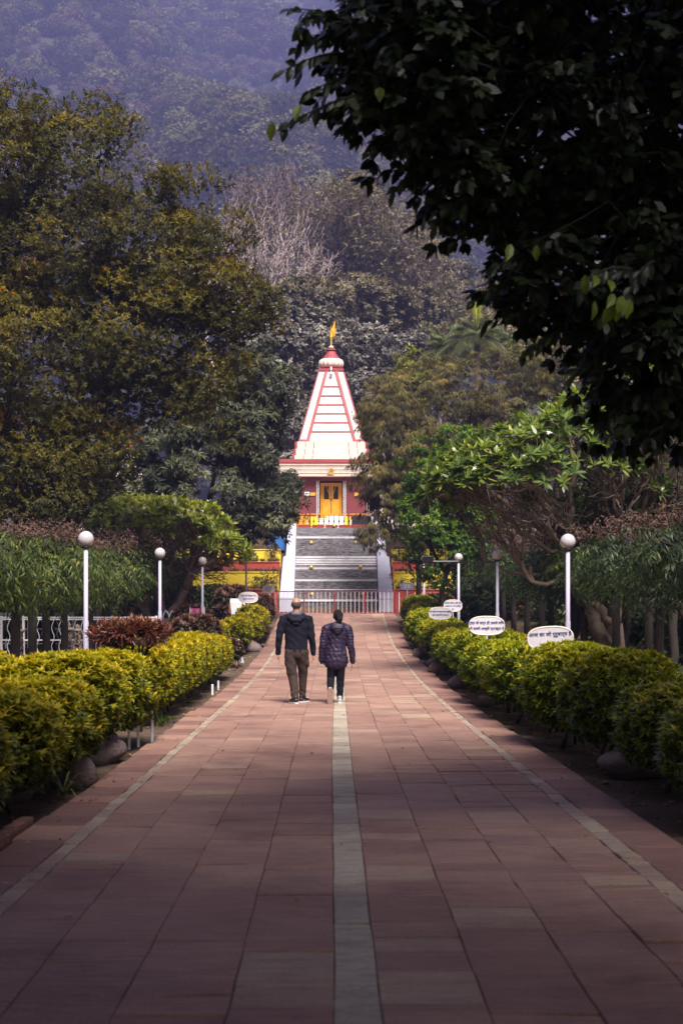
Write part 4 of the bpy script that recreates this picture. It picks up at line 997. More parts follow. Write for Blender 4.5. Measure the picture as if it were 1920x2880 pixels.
# frangipanis
def frangipani(label, base, lobes, n, Lf, Wf, mat, r_tip, per, flowers, k=.40, upper=-.25):
    t = empty('frangipani_tree', base, label, 'tree'); b = np.array(base)
    P, A = crown(lobes, n*3, inner=.80, rough=.08)
    keep = (A[:, 2] > upper) & ((A[:, 1] > -.35) | (A[:, 2] > upper+.42) | (rng.random(len(A)) < .12)); P, A = P[keep][:n], A[keep][:n]; n = len(P)
    lines = limbs((0, 0, .2), P-b, r_tip, k, .36, wob=.075, up=.10, taper=.9)
    P2, A2 = crown(lobes, n*2, inner=.35, rough=.08); P2 = P2[A2[:, 2] > -.35][:int(n*.8)]; P2 = b + (P2-b)*rng.uniform(.72, .95, (len(P2), 1))
    lines += limbs((.05, 0, .2), P2-b, r_tip*.9, k, .36, wob=.10, up=.12, taper=.9)
    tubes_obj('trunk', lines, M['frang_bark'], t, 6, thin=.03)
    lf = whorls(P-b, norm(A+np.array([0, 0, .5])), per, Lf, Wf, (35, 92), .12, np.clip(rng.normal(.45, .15, n) + .15*A[:, 2], 0, 1), .12)
    leaves_obj('crown', lf, mat, t, 'hex')
    if flowers:
        q = rng.choice(n, flowers); fp = P[q]-b + A[q]*.12 + rng.normal(0, .05, (flowers, 3)) + np.array([0, 0, .08])
        f = whorls(fp, A[q]+np.array([0, 0, .3]), 6, .075, .045, (50, 80), 0)
        leaves_obj('flowers', f, M['flower'], t, 'fold')
Y = 44
frangipani('light green frangipani in flower behind the left lamp posts', (-5.3, Y, gz(Y)),
     [dlobe(370, 1235, Y, 160, 90, 2.2), dlobe(485, 1290, Y, 90, 78, 1.7), dlobe(290, 1210, Y, 80, 65, 1.6)], 620, .28, .08, M['frang'], .012, 13, 60, upper=.05)
Y = 33
frangipani('large frangipani with tangled grey-brown branches right of the path', (6.6, Y, gz(Y)-.1),
     [dlobe(1290, 1120, Y, 240, 180, 2.4), dlobe(1150, 1140, Y, 165, 125, 2.0), dlobe(1050, 1120, Y, 80, 85, 1.4), dlobe(1400, 1040, Y, 200, 150, 2.4), dlobe(1075, 1140, Y, 100, 85, 1.4), dlobe(1560, 1000, Y, 200, 170, 2.4)], 1150, .27, .078, M['frang_d'], .011, 13, 24, k=.40, upper=-.2)
frangipani('frangipani at the right edge, its crown merging with the large one', (10.2, Y+4, gz(Y)-.1),
     [dlobe(1560, 1130, Y+4, 190, 120, 2.2), dlobe(1430, 1180, Y+4, 130, 90, 1.8)], 380, .27, .075, M['frang_d'], .012, 13, 8, k=.40, upper=-.3)

# pollarded mast trees (drooping leaf curtains) in rows
def ashoka_mesh(seed, mat):
    r = np.random.default_rng(seed); ls = []
    n = 330
    P, A = crown([(0, 0, 2.68, 1.05, 1.2, .52), (.25, .4, 2.52, .95, 1.0, .42), (-.3, -.4, 2.48, .95, 1.0, .38)], n, r, .55, .1)
    az = A.copy(); az[:, 2] = az[:, 2]*.5 + .1
    for i in range(n):
        d = norm(az[i]*.8 + r.normal(0, .3, 3) + np.array([0, 0, -.15])); m = 13
        t = np.linspace(0, 1, m)[:, None]; Ls = r.uniform(.34, .58)
        pts = P[i] + d*Ls*t*.7 + np.array([0, 0, -1])*(t**1.7)*Ls*.6
        side = norm(np.cross(d, [0, 0, 1.])); sg = np.where(np.arange(m) % 2 == 0, 1, -1)[:, None]
        dd = norm(d*.45 + side*sg*r.uniform(.4, .9, (m, 1)) + np.array([0, 0, -.72]) + r.normal(0, .34, (m, 3)))
        ls.append((pts, dd, np.tile(A[i]+[0, 0, .3], (m, 1)) + side*sg*.4, r.uniform(.10, .21, m), r.uniform(.024, .036, m), np.clip(r.normal(.42, .18, m) + (.2 if r.random() < .12 else 0), 0, 1)))
    return cat_lf(ls)
ASH = {}
def ashoka(x, y, label, group, v, mat, stubs):
    t = empty('mast_tree', (x, y, gz(y)-.05), label, 'tree', group, rz=v*2.1)
    key = (v, mat.name)
    if key not in ASH:
        a = leaves_obj('crown', ashoka_mesh(50+v, mat), mat, t, 'fold')
        r = np.random.default_rng(v+9)
        tips = norm(r.normal(0, 1, (26, 3)))*np.array([.8, .8, .35]) + np.array([0, 0, 2.95])
        lines = [(np.array([[0, 0, 0], [.02, .01, .9], [0, 0, 1.9]]), [.105, .09, .085])] + limbs((0, 0, 1.85), tips, .022, .38, .4, r=r)
        b = tubes_obj('trunk', lines, M['bark_dark'], t, 9)
        # brown cut branch ends and dry clusters on top
        P = norm(r.normal(0, 1, (70, 3)))*np.array([.9, 1.0, .22]) + np.array([0, 0, 3.12]); P = P[P[:, 2] > 3.08]
        k2 = np.repeat(np.arange(len(P)), 9)
        Q = P[k2] + r.normal(0, .085, (len(k2), 3)); s = leaves_obj('dry_seed_heads', whorls(Q, r.normal(0, 1, Q.shape)+[0, 0, .6], 5, .055, .03, (20, 100), .1, np.clip(r.normal(.5, .2, len(Q)), 0, 1), .12, r=r), M['drybranch'], t, 'fold')
        ASH[key] = (a.data, b.data, s.data)
    else:
        a, b, s = ASH[key]; link('crown', a, t); link('trunk', b, t)
        link('dry_seed_heads', s, t)
    sc = random.uniform(.94, 1.06); t.scale = (sc, sc, random.uniform(.95, 1.05))
    return t
ordn = ['nearest', 'second', 'third', 'fourth', 'fifth', 'sixth', 'seventh', 'eighth', 'ninth', 'tenth', 'eleventh', 'twelfth', 'thirteenth', 'fourteenth']
def orde(i): return ordn[i] + ('' if i == 0 else ' from the camera')
ys = [24.3, 26.5, 28.7, 30.8, 33.0, 35.2, 37.3, 39.5, 42.0, 44.6, 47.5, 50.6]
for i, y in enumerate(ys):
    ashoka(-6.05 + rng.normal(0, .08), y, 'pollarded mast tree with brown top, %s in the left row' % orde(i), 'pollarded mast trees left of the path', i % 4, M['ashoka'], True)
for i, y in enumerate([28.0, 31.5, 35.5, 39.5, 43.5, 48]):
    ashoka(-8.6 + rng.normal(0, .1), y, 'dark trunked mast tree in the back row at left, %s' % orde(i), 'mast trees in the back row at left', (i+1) % 4, M['ashoka'], False)
for i, y in enumerate([23.6, 26.2, 28.6, 30.9, 33.5, 36.6, 39.8, 42.6, 45.4, 48.4, 51.4]):
    ashoka(6.1 + rng.normal(0, .08), y, 'pollarded mast tree, %s in the right row' % orde(i), 'pollarded mast trees right of the path', i % 4, M['ashoka_d'], True)
# gnarled trunks standing among the right-hand row
for i, (dx, Y, lean) in enumerate(((1335, 34, .05), (1385, 36, -.1), (1280, 38, -.2), (1480, 33, .1))):
    p = D(dx, 1500, Y); t = empty('gnarled_tree', (p.x+.6, Y, gz(Y)-.1), 'crooked grey-brown trunk behind the right row, %s' % ['left of the near lamp post', 'right of the near lamp post', 'leaning near the middle lamp post', 'farthest right'][i], 'tree')
    n = 60; P, A = crown([(0, 0, 3.4, 1.3, 1.3, .8)], n)
    lines = [(np.array([[0, 0, 0], [lean, .05, .6], [lean*.2, -.05, 1.2], [lean, 0, 1.9]]), [.13, .10, .11, .09])] + limbs((lean, 0, 1.85), P, .012, .45)
    tubes_obj('trunk', lines, M['bark_dark'], t, 10)
    leaves_obj('crown', whorls(np.repeat(P, 5, 0) + rng.normal(0, .25, (n*5, 3)), np.repeat(A, 5, 0), 8, .16, .06, (20, 90), .4), M['darkleaf'], t)

SHR = []
# dark boundary shrubs that close the view under the rows
for i, (x, y, sx) in enumerate(((-11.5, 33, 1.6), (-12, 37, 1.8), (-12.5, 41, 1.8), (-10.5, 46, 2), (-9.5, 52, 1.8), (-7, 55, 1.4), (10.5, 38, 1.8), (10.3, 42, 1.8), (10, 46, 1.8), (8.8, 50, 1.8), (7.2, 54, 1.6), (5.4, 54.6, 1.1), (11, 34, 1.5), (-13, 30, 1.5), (13, 50, 2.2))):
    t = empty('shrub', (x, y, gz(y)-.05), 'dark leafy shrub closing the view %s, %s' % ('beyond the left row' if x < 0 else 'beyond the right row', ['by the white fence', 'second along', 'third along', 'fourth along', 'fifth along', 'beside the terrace wall', 'second nearest', 'third nearest', 'fourth nearest', 'fifth nearest', 'beside the terrace', 'behind the far right lamp', 'nearest', 'nearest of all', 'farthest right'][i]), 'shrub', 'dark shrubs behind the mast trees')
    if i > 2:
        q = SHR[i % 3]; link('foliage', q[0], t); link('stems', q[1], t); t.scale = (sx/1.7, sx/1.7, random.uniform(.9, 1.15)); t.rotation_euler = (0, 0, i*1.3); continue
    n = 210; P, A = crown([(0, 0, .9, sx, sx, 1.1), (sx*.5, .2, 1.3, sx*.6, sx*.6, .8), (-sx*.5, .1, 1.2, sx*.6, sx*.6, .8)], n)
    fa = leaves_obj('foliage', whorls(np.repeat(P, 9, 0) + rng.normal(0, .18, (n*9, 3)), np.repeat(A, 9, 0), 6, .17, .08, (20, 90), .3), M['darkleaf'], t)
    fb = tubes_obj('stems', limbs((0, 0, 0), P[:40], .012, .45), M['bark_dark'], t, 5); SHR.append((fa.data, fb.data))
# ------------------------------------------------------------------ the near tree, top right, and the unseen trees added to darken the near path
def near_tree():
    Y = 9.0; base = np.array([5.6, 9.6, 0.0])
    t = empty('broadleaf_tree', tuple(base), 'near dark broadleaf tree whose branches hang into the top right corner', 'tree')
    lobes = [dlobe(1080, 40, 8.6, 300, 130, .9), dlobe(1020, 180, 8.4, 190, 170, .7), dlobe(1240, 300, 9, 300, 230, 1.1), dlobe(1400, 560, 9.2, 260, 260, 1.1), dlobe(1480, 820, 9, 150, 190, .8),
             dlobe(1560, 300, 9.4, 330, 330, 1.3), dlobe(1640, 620, 9.6, 300, 300, 1.3), dlobe(1420, 60, 9.0, 380, 150, 1.2), dlobe(1740, 300, 9.6, 350, 400, 1.4), dlobe(1250, 640, 8.8, 120, 100, .6), dlobe(880, 210, 8.4, 110, 100, .45), dlobe(850, 90, 8.4, 120, 90, .45), dlobe(1100, -100, 8.6, 380, 120, 1), dlobe(960, 300, 8.4, 90, 90, .4), dlobe(1080, 430, 8.6, 130, 90, .5), dlobe(1700, 850, 9.4, 260, 200, 1.2)]
    n = 2900
    P, A = crown(lobes, n, inner=.45, rough=.12)
    # sprays that reach out of the crown edge: a twig with leaves along it
    sprays = [((900, 210), (655, 290), 7.9), ((860, 90), (665, 20), 7.9), ((840, 130), (655, 160), 8.0), ((900, 180), (700, 215), 8.1), ((960, 330), (845, 350), 8.2), ((980, 400), (850, 418), 8.4), ((1000, 380), (905, 440), 8.2), ((1080, 480), (1000, 515), 8.3),
              ((1180, 500), (1045, 555), 8.4), ((1150, 470), (1010, 480), 8.2), ((1230, 640), (1090, 690), 8.5), ((1260, 600), (1125, 620), 8.3), ((1300, 720), (1120, 740), 8.6), ((1340, 760), (1200, 815), 8.5), ((1420, 800), (1310, 870), 8.6), ((1480, 900), (1400, 970), 8.7), ((1560, 930), (1500, 1030), 8.8), ((1600, 900), (1570, 1035), 8.8), ((1450, 620), (1330, 660), 7.6), ((1500, 600), (1430, 700), 7.6), ((760, 40), (690, 60), 8), ((800, 100), (680, 110), 8.1)]
    ls = []; tw = []
    for (a, b_, Yd) in sprays:
        p0 = np.array(D(a[0], a[1], Yd+.3)); p1 = np.array(D(b_[0], b_[1], Yd)); L = np.linalg.norm(p1-p0); m = max(5, int(L/.035))
        tt = np.linspace(0, 1, m)[:, None]; pts = p0 + (p1-p0)*tt + np.array([0, 0, 1])*.05*np.sin(tt*3.14)
        tw.append((pts-base, np.linspace(.010, .003, m)))
        d = norm(p1-p0); side = norm(np.cross(d, [0, 1., .2])); sg = np.where(np.arange(m) % 2 == 0, 1, -1)[:, None]
        dd = norm(d*.7 + side*sg*.35 + np.array([0, 0, -.75]) + rng.normal(0, .22, (m, 3)))
        ls.append((pts-base, dd, np.tile([[0, -1., .35]], (m, 1)) + rng.normal(0, .5, (m, 3)), rng.uniform(.075, .115, m), rng.uniform(.038, .052, m), np.clip(rng.normal(.45, .16, m), 0, .92)))
    # the yellow-green leaves at the lower right and at two branch ends
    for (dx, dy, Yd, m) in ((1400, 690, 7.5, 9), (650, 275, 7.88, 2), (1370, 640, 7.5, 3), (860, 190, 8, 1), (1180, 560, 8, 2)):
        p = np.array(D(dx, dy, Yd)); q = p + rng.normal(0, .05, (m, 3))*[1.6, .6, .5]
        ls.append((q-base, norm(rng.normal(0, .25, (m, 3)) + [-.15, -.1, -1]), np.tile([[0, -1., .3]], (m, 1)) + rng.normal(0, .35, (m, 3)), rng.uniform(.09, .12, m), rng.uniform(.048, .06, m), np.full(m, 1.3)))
    k2 = np.repeat(np.arange(n), 3); Q = P[k2] + rng.normal(0, .07, (len(k2), 3))
    lf = whorls(Q-base, A[k2] + rng.normal(0, .4, (len(k2), 3)), 6, .105, .053, (25, 95), .85, np.clip(rng.normal(.42, .15, len(k2)), 0, .85), .13)
    lf = (lf[0], lf[1], lf[2] + np.array([0, -.5, .0]), lf[3], lf[4]*1.05, np.minimum(lf[5], .93))
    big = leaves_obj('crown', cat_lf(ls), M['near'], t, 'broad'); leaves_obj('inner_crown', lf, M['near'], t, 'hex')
    tips = P[rng.choice(n, 420, replace=False)] - base
    lines = [(np.array([[0, 0, -.1], [-.1, 0, 1.2], [0, 0, 2.4]]), [.34, .27, .25])] + limbs((0, 0, 2.35), tips, .006, .46, .4, r=rng)
    tubes_obj('trunk', lines + tw, M['bark_dark'], t, 8, thin=.02)
near_tree()

def added_shade_tree(label, base, lobes, n):  # tree added out of view to block sun and sky
    t = empty('added_shade_tree', base, label, 'tree'); b = np.array(base)
    P, A = crown(lobes, n, inner=.3)
    k2 = np.repeat(np.arange(n), 4); Q = P[k2] + rng.normal(0, .35, (len(k2), 3))
    leaves_obj('crown', whorls(Q-b, A[k2], 5, .36, .20, (20, 95), .4), M['near'], t)
    tubes_obj('trunk', [(np.array([[0, 0, -.1], [0, 0, 2], [0, 0, 4]]), [.4, .3, .28])] + limbs((0, 0, 3.9), P[:160]-b, .02, .5), M['bark_dark'], t, 9, thin=.03)
added_shade_tree('unseen tree added behind the viewer on the right to darken the near path', (5.2, -3.0, 0), [(3.4, -2, 8.6, 4.6, 5.0, 2.2), (1.0, 0, 8.8, 3.8, 4.0, 1.6), (2.5, -7, 8.6, 4.4, 4.2, 2.4), (4.6, 6.0, 9.4, 3.2, 3.4, 1.8), (4.6, 8.0, 9.6, 2.6, 2.6, 1.2), (3.0, 7.0, 9.2, 2.8, 2.2, 1.1)], 1700)
added_shade_tree('unseen tree added behind the viewer on the left to darken the near path', (-5.6, -2.0, 0), [(-3.6, -1, 8.6, 4.4, 5.0, 2.2), (-1.6, .0, 8.8, 3.2, 3.6, 1.6), (-3.5, -7, 8.6, 4.4, 4.2, 2.4), (-4.8, 2.2, 8.8, 3, 3, 1.8), (-.8, 4.2, 9.4, 2.4, 2.2, 1.0)], 1500)

added_shade_tree('unseen tall tree added beyond the left frame edge to block skylight', (-8.8, 12.0, 0), [(-9, 12, 9, 3.6, 4.6, 3.4), (-8.2, 8, 8, 3, 3.4, 2.6), (-10.5, 17, 9, 3.4, 3.6, 3.2)], 900)
added_shade_tree('unseen tall tree added beyond the right frame edge to shade the right side', (10.5, 15.0, 0), [(10.5, 15, 9, 3.6, 4.6, 3.4), (10, 11, 8, 3.2, 3.4, 2.6)], 800)

# ------------------------------------------------------------------ clipped hedges
def bush_lf(a, b, c, n, L, Wd, seed, yellow=.10, zc=.62, n_exp=2.7):
    r = np.random.default_rng(seed)
    d = norm(r.normal(0, 1, (n, 3))); d[:, 2] = np.where(d[:, 2] < -.75, -d[:, 2], d[:, 2])
    s = (np.abs(d[:, 0]/a)**n_exp + np.abs(d[:, 1]/b)**n_exp + np.abs(d[:, 2]/c)**n_exp)**(-1/n_exp)
    bump = 1 + .06*np.sin(d[:, 0]*7+seed)*np.sin(d[:, 1]*8+seed*2) + .03*np.sin(d[:, 2]*13+d[:, 0]*9)
    sh = 1 - r.random(n)**2.2*.30
    P = d*(s*bump*sh)[:, None]; Nn = norm(np.sign(d)*np.abs(P/np.array([a, b, c]))**(n_exp-1)/np.array([a, b, c]))
    P[:, 2] += zc; A = norm(Nn + np.array([0, 0, .45]) + r.normal(0, .25, (n, 3)))
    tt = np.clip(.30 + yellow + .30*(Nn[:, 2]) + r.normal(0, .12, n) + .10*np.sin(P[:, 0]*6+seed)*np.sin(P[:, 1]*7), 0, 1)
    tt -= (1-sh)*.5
    lf = whorls(P, A, 6, L, Wd, (18, 70), .05, tt, .10, r=r)
    return lf, P
BUSH = {}
def bush(name, x, y, w, d, h, label, group, mat, v=0, lod=0, cat='hedge bush', stems=True, yellow=.1, zlift=.0):
    t = empty(name, (x, y, gz(y)-.05), label, cat, group, rz=0)
    key = (v, lod, mat.name)
    if key not in BUSH:
        n, L, Wd = ((2300, .072, .026), (1500, .078, .032), (850, .105, .048))[lod]
        lf, P = bush_lf(.5, .5, .42, n, L, Wd, 30+v+lod*10, yellow)
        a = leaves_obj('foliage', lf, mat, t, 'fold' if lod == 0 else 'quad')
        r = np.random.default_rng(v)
        st = []
        for q in range(5):
            bx, by = r.uniform(-.22, .22, 2); tp = P[r.choice(len(P), 9)]*np.array([.75, .75, .85]); st += limbs((bx, by, 0), tp, .006, .45, .45, r=r)
        b = tubes_obj('stems', st, M['bark_dark'], t, 5)
        BUSH[key] = (a.data, b.data)
    else:
        link('foliage', BUSH[key][0], t); link('stems', BUSH[key][1], t)
    t.scale = (w, d, h/1.04)
    return t
wh = ['nearest', 'second', 'third', 'fourth', 'fifth', 'sixth', 'seventh', 'eighth', 'ninth', 'tenth', 'eleventh', 'twelfth', 'thirteenth', 'fourteenth', 'fifteenth', 'sixteenth', 'seventeenth', 'eighteenth', 'nineteenth', 'twentieth', 'twenty-first', 'twenty-second', 'twenty-third', 'twenty-fourth', 'twenty-fifth', 'twenty-sixth', 'twenty-seventh', 'farthest but one', 'farthest']
y = 10.6; i = 0
while y < 53.5:
    dy_ = (1.85 if y > 14 else 2.0)*rng.uniform(.92, 1.12)
    w = 1.22*rng.uniform(.92, 1.1)
    h = (1.0 if y < 13.2 else 1.25 if y < 19 else 1.15 if y < 30 else 1.08)*rng.uniform(.92, 1.06)
    if 14.5 < y < 19.8: h = 1.15
    x = 3.02 + rng.normal(0, .09) + (.12 if y < 14 else 0) + off(y)
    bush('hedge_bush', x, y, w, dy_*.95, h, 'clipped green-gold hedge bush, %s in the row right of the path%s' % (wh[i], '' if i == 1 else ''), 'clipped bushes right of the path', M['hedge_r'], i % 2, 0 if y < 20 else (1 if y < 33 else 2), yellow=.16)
    y += dy_; i += 1
i = 0
L_ = [(9.3, -2.78, 1.15, 2.0, .98), (11.1, -2.76, 1.2, 2.1, .97), (12.9, -2.72, 1.15, 1.9, .96), (15.0, -2.85, 1.25, 2.2, 1.12), (16.8, -2.72, 1.2, 1.9, 1.10), (10.2, -3.8, 1.1, 2.1, .93), (12.3, -3.9, 1.2, 2.2, .97), (15.2, -3.8, 1.0, 2.2, 1.12)]
ll = ['nearest, cut by the frame', 'second along the path', 'third along the path', 'fourth, with a rounded top', 'fifth, at the gap before the croton', 'nearest in the back line', 'middle of the back line', 'farthest of the back line']
for k, (y, x, w, d, h) in enumerate(L_):
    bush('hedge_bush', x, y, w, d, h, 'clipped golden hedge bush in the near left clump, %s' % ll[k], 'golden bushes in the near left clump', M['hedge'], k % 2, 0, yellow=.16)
k = 0
for y in (20.6, 22.4, 24.3, 26.2, 28.1, 30.0, 31.9):
    bush('hedge_bush', -2.78, y, 1.05, 2.1, 1.12 if y < 29 else .98, 'clipped golden hedge bush beyond the croton, %s' % (wh[k]), 'golden bushes in the second left hedge', M['hedge'], k % 2, 1, yellow=.2); k += 1
for k, (x, y, w, h) in enumerate(((-2.85, 41.5, 1.0, 1.0), (-2.65, 43.8, 1.0, 1.05), (-2.6, 46.2, 1.05, 1.15), (-3.3, 40, .8, .95))):
    bush('hedge_bush', x, y, w, w*1.7, h, 'small golden bush near the far left signs, %s' % ['nearest', 'middle', 'farthest', 'set back from the path'][k], 'small golden bushes near the left signs', M['hedge'], k % 3, 2, yellow=.2)
for k, (x, y, w, h, mt, lb) in enumerate(((-2.55, 50.5, 1.0, 1.2, 'redleaf', 'dark reddish bush at the left end of the path fence'), (-2.35, 44.6, .7, .8, 'redleaf', 'low brown-red bush beside the far left signs'), (-3.6, 37.5, 1.3, 1.25, 'redleaf', 'brown-red shrub between the strap leaves and the third lamp'),
        (-4.2, 43, 1.2, 1.3, 'redleaf', 'tall reddish rose shrub behind the far left golden bushes'), (-3.4, 49, 1.3, 1.6, 'redleaf', 'tall red rose shrub under the left oval sign'), (-4.3, 52, 1.3, 1.4, 'darkleaf', 'dark green shrub behind the left oval sign'), (3.9, 53, 1.2, 1.0, 'darkleaf', 'dark green shrub behind the right hedge end'), (4.9, 50, 1.3, 1.2, 'darkleaf', 'dark shrub between the far right lamps'),
        (-2.75, 36.5, .9, .7, 'redleaf', 'low brownish shrub in front of the leaning white board'), (-3.4, 34.4, 1.0, .9, 'redleaf', 'brownish shrub at the end of the second left hedge'))):
    bush('shrub', x, y, w, w*1.3, h, lb, None, M[mt], k % 2, 2, cat='shrub')
def sparse_plant(x, y, w, h, label, mat):
    t = empty('terrace_plant', (x, y, 0), label, 'plant'); n = 26
    P = np.stack([rng.normal(0, w*.33, n), rng.normal(0, .12, n), rng.uniform(.35, 1.25, n)*h], 1)
    tubes_obj('stems', limbs((0, 0, 0), P, .006, .35, .4), M['bark_mauve'], t, 4)
    Q = np.repeat(P, 5, 0) + rng.normal(0, .06, (n*5, 3)); leaves_obj('leaves', whorls(Q, rng.normal(0, .6, Q.shape)+[0, 0, .5], 5, .07, .035, (20, 90), .1), mat, t)
    return t
# shrubs growing on the terraces
for k, (px, py, Y, w, h, mt) in enumerate(((762, 1650, 57.7, .8, .7, 'redleaf'), (730, 1650, 57.8, .5, .45, 'darkleaf'), (765, 1575, 59.8, .6, .6, 'redleaf'), (700, 1580, 59.9, .6, .4, 'darkleaf'), (1150, 1650, 57.7, 1.2, .45, 'darkleaf'), (1110, 1575, 59.8, .9, .45, 'darkleaf'), (1185, 1575, 59.8, .6, .5, 'darkleaf'), (1215, 1655, 57.7, .6, .5, 'redleaf'))):
    p = W(px, py, Y); t = sparse_plant(p.x, Y, w, h, 'thin %s plant on the %s terrace ledge, %s' % ('reddish' if mt == 'redleaf' else 'green', 'lower' if Y < 59 else 'upper', ['beside the left flank', 'left of the reddish one below', 'beside the upper left flank', 'far left above', 'right of the right flank', 'beside the upper right flank', 'far right above', 'far right below'][k]), M[mt])
    t.location.z = EYE + (HY-py)*Y/F - .15

# croton on bare stems
def croton():
    base = (-2.68, 19.0, -.05); t = empty('croton_bush', base, 'flat-topped croton bush with dark red and bronze leaves on bare stems', 'shrub')
    r = np.random.default_rng(5); n = 460
    P, A = crown([(0, .1, 1.34, .48, .5, .13), (-.28, .2, 1.27, .30, .4, .12), (.22, 0, 1.31, .30, .35, .12)], n, r, .3, .1)
    A = norm(A*.6 + [0, 0, .5])
    leaves_obj('foliage', whorls(P, A, 8, .14, .024, (10, 60), .05, np.clip(.35 + (P[:, 2]-1.2)*1.6 + r.normal(0, .12, n), 0, 1), .14, r=r), M['croton'], t, 'fold')
    tips = P[r.choice(n, 90)]; tips[:, 2] -= .02
    tubes_obj('stems', limbs((.12, 0, 0), tips, .006, .42, .40, r=r), M['bark_dark'], t, 6)
croton()
def strap(x, y, s, label, mat, n=40, cat='plant', red=0):
    t = empty('strap_leaf_plant', (x, y, gz(y)-.02), label, cat); r = np.random.default_rng(abs(int(x*10+y)))
    A = np.tile([[0, 0, 1.]], (1, 1)); ls = []
    for i in range(n):
        a = r.random()*6.28; el = r.uniform(.35, 1.3); m = 5; Lf = s*r.uniform(.6, 1.1)
        h = np.array([math.cos(a), math.sin(a), 0]); tt = np.linspace(0, 1, m+1)[:, None]
        pts = h*Lf*np.cos(el)*tt + np.array([0, 0, 1])*(Lf*np.sin(el)*tt - Lf*.55*tt**2.4)
        d = pts[1:]-pts[:-1]
        ls.append((pts[:-1]-d*.15, d, np.tile([[0, 0, 1.]], (m, 1))+h*-.3, np.linalg.norm(d, axis=1)*1.45, np.linspace(.05, .03, m)*s*1.1, np.clip(r.normal(.5, .2)+np.zeros(m), 0, 1)))
    leaves_obj('leaves', cat_lf(ls), mat, t, 'hex')
strap(-3.1, 35.6, 1.0, 'arching green strap-leaved plant at the far end of the second left hedge', M['agave'], 60)
strap(-2.35, 35.2, .45, 'small red strap-leaved plant by the path edge', M['croton'], 24)
strap(3.35, 21.2, 1.0, 'broad-leaved green plant poking out of the right hedge behind the near sign', M['bright'], 34); bpy.data.objects[-1] if False else None
bpy.data.objects['strap_leaf_plant.002'].location.z = .72
strap(2.85, 21.4, .62, 'narrow-leaved plant sprouting from the right hedge left of the near sign', M['darkleaf'], 26)
bpy.data.objects['strap_leaf_plant.003'].location.z = .85
strap(-2.28, 12.1, .45, 'thin yellowish grass tuft by the left boulder', M['agave'], 22)
strap(-2.4, 20.0, .35, 'small green plant beside the white stakes', M['bright'], 20)

# ------------------------------------------------------------------ stones, kerb bricks
def rock(name, x, y, sx, sy, sz, label, seed, parent=None, cat='boulder', flat=.35):
    bm = bmesh.new(); bmesh.ops.create_icosphere(bm, subdivisions=4 if sx > .15 else 3, radius=1); r = np.random.default_rng(seed)
    A = r.normal(0, 1, (5, 3)); ph = r.random(5)*6
    for v in bm.verts:
        c = np.array(v.co); k = 1 + sum(.06*math.sin(float(c@A[i])*2.1+ph[i]) for i in range(5)) + .02*math.sin(c[0]*13+c[2]*9+seed)
        v.co = Vector((c[0]*sx*k, c[1]*sy*k, c[2]*sz*k))
    me = bpy.data.meshes.new(name); bm.to_mesh(me); bm.free()
    me.polygons.foreach_set('use_smooth', [True]*len(me.polygons))
    o = link(name, me, None, M['stone'], (x, y, gz(y)+sz*flat)); o.rotation_euler = (0, 0, seed); tag(o, label, cat); return o
rock('boulder', -2.36, 12.9, .17, .22, .20, 'rounded grey-pink boulder under the near left hedge', 1)
rock('boulder', -2.85, 12.1, .22, .3, .2, 'half hidden grey boulder left of the rounded one', 2)
rock('boulder', -2.62, 15.2, .38, .6, .2, 'dark broad boulder behind the rounded one at left', 3)
rock('boulder', 3.02, 13.9, .48, .35, .17, 'flat wrinkled grey boulder under the near right hedge', 4)
for k, (x, y, s, lb) in enumerate(((2.52, 33.8, .26, 'grey stone at the path edge below the third right sign'), (2.56, 29.0, .22, 'round pale stone at the right path edge'), (2.62, 24.0, .15, 'pale angular stone by the right path edge'), (2.85, 24.6, .14, 'upright pale stone leaning in the right hedge foot'), (2.5, 40, .25, 'dark stone at the far right path edge'), (2.58, 36.5, .18, 'small dark stone at the far right path edge'), (-2.45, 42.6, .3, 'purple-grey stone at the far left path edge'))):
    rock('stone', x, y, s, s*.9, s*.75, lb, 10+k, cat='stone')
def gravel():
    bm = bmesh.new(); 
    for k in range(420):
        s = 1 if rng.random() < .6 else -1
        x = s*rng.uniform(2.42 if s > 0 else 2.24, 4.2); y = rng.uniform(8, 40); q = rng.uniform(.008, .03)
        m = Matrix.Translation((x, y, gz(y)-.05)) @ Matrix.Rotation(rng.random()*6, 4, 'Z') @ Matrix.Diagonal((q*1.4, q, q*.7, 1))
        bmesh.ops.create_icosphere(bm, subdivisions=1, radius=1, matrix=m)
    me = bpy.data.meshes.new('gravel'); bm.to_mesh(me); bm.free(); tag(link('gravel', me, None, M['stone']), 'small loose stones and clods on the soil beside the path', 'gravel', kind='stuff')
gravel()
k = 0
for i, (px, py) in enumerate(((62, 2360), (92, 2325), (122, 2296), (148, 2272))):
    y = 9.55 + i*.27; x = -2.25
    m2 = MB(); m2.cbox((0, 0, -.01), (.09, .24, .10), Matrix.Rotation(R(-14+i*3), 3, 'Z')); o = m2.build('kerb_brick', M['brick'], None, .008, loc=(x, y, 0)); tag(o, 'old brick edging the bed at the near left, %s' % ['nearest', 'second', 'third', 'farthest'][i], 'brick', 'bricks edging the near left bed')
rock('flower_head', -2.62, 11.0, .03, .03, .025, 'small fallen pink flower on the soil at near left', 30, cat='flower').data.materials[0] = M['pink']

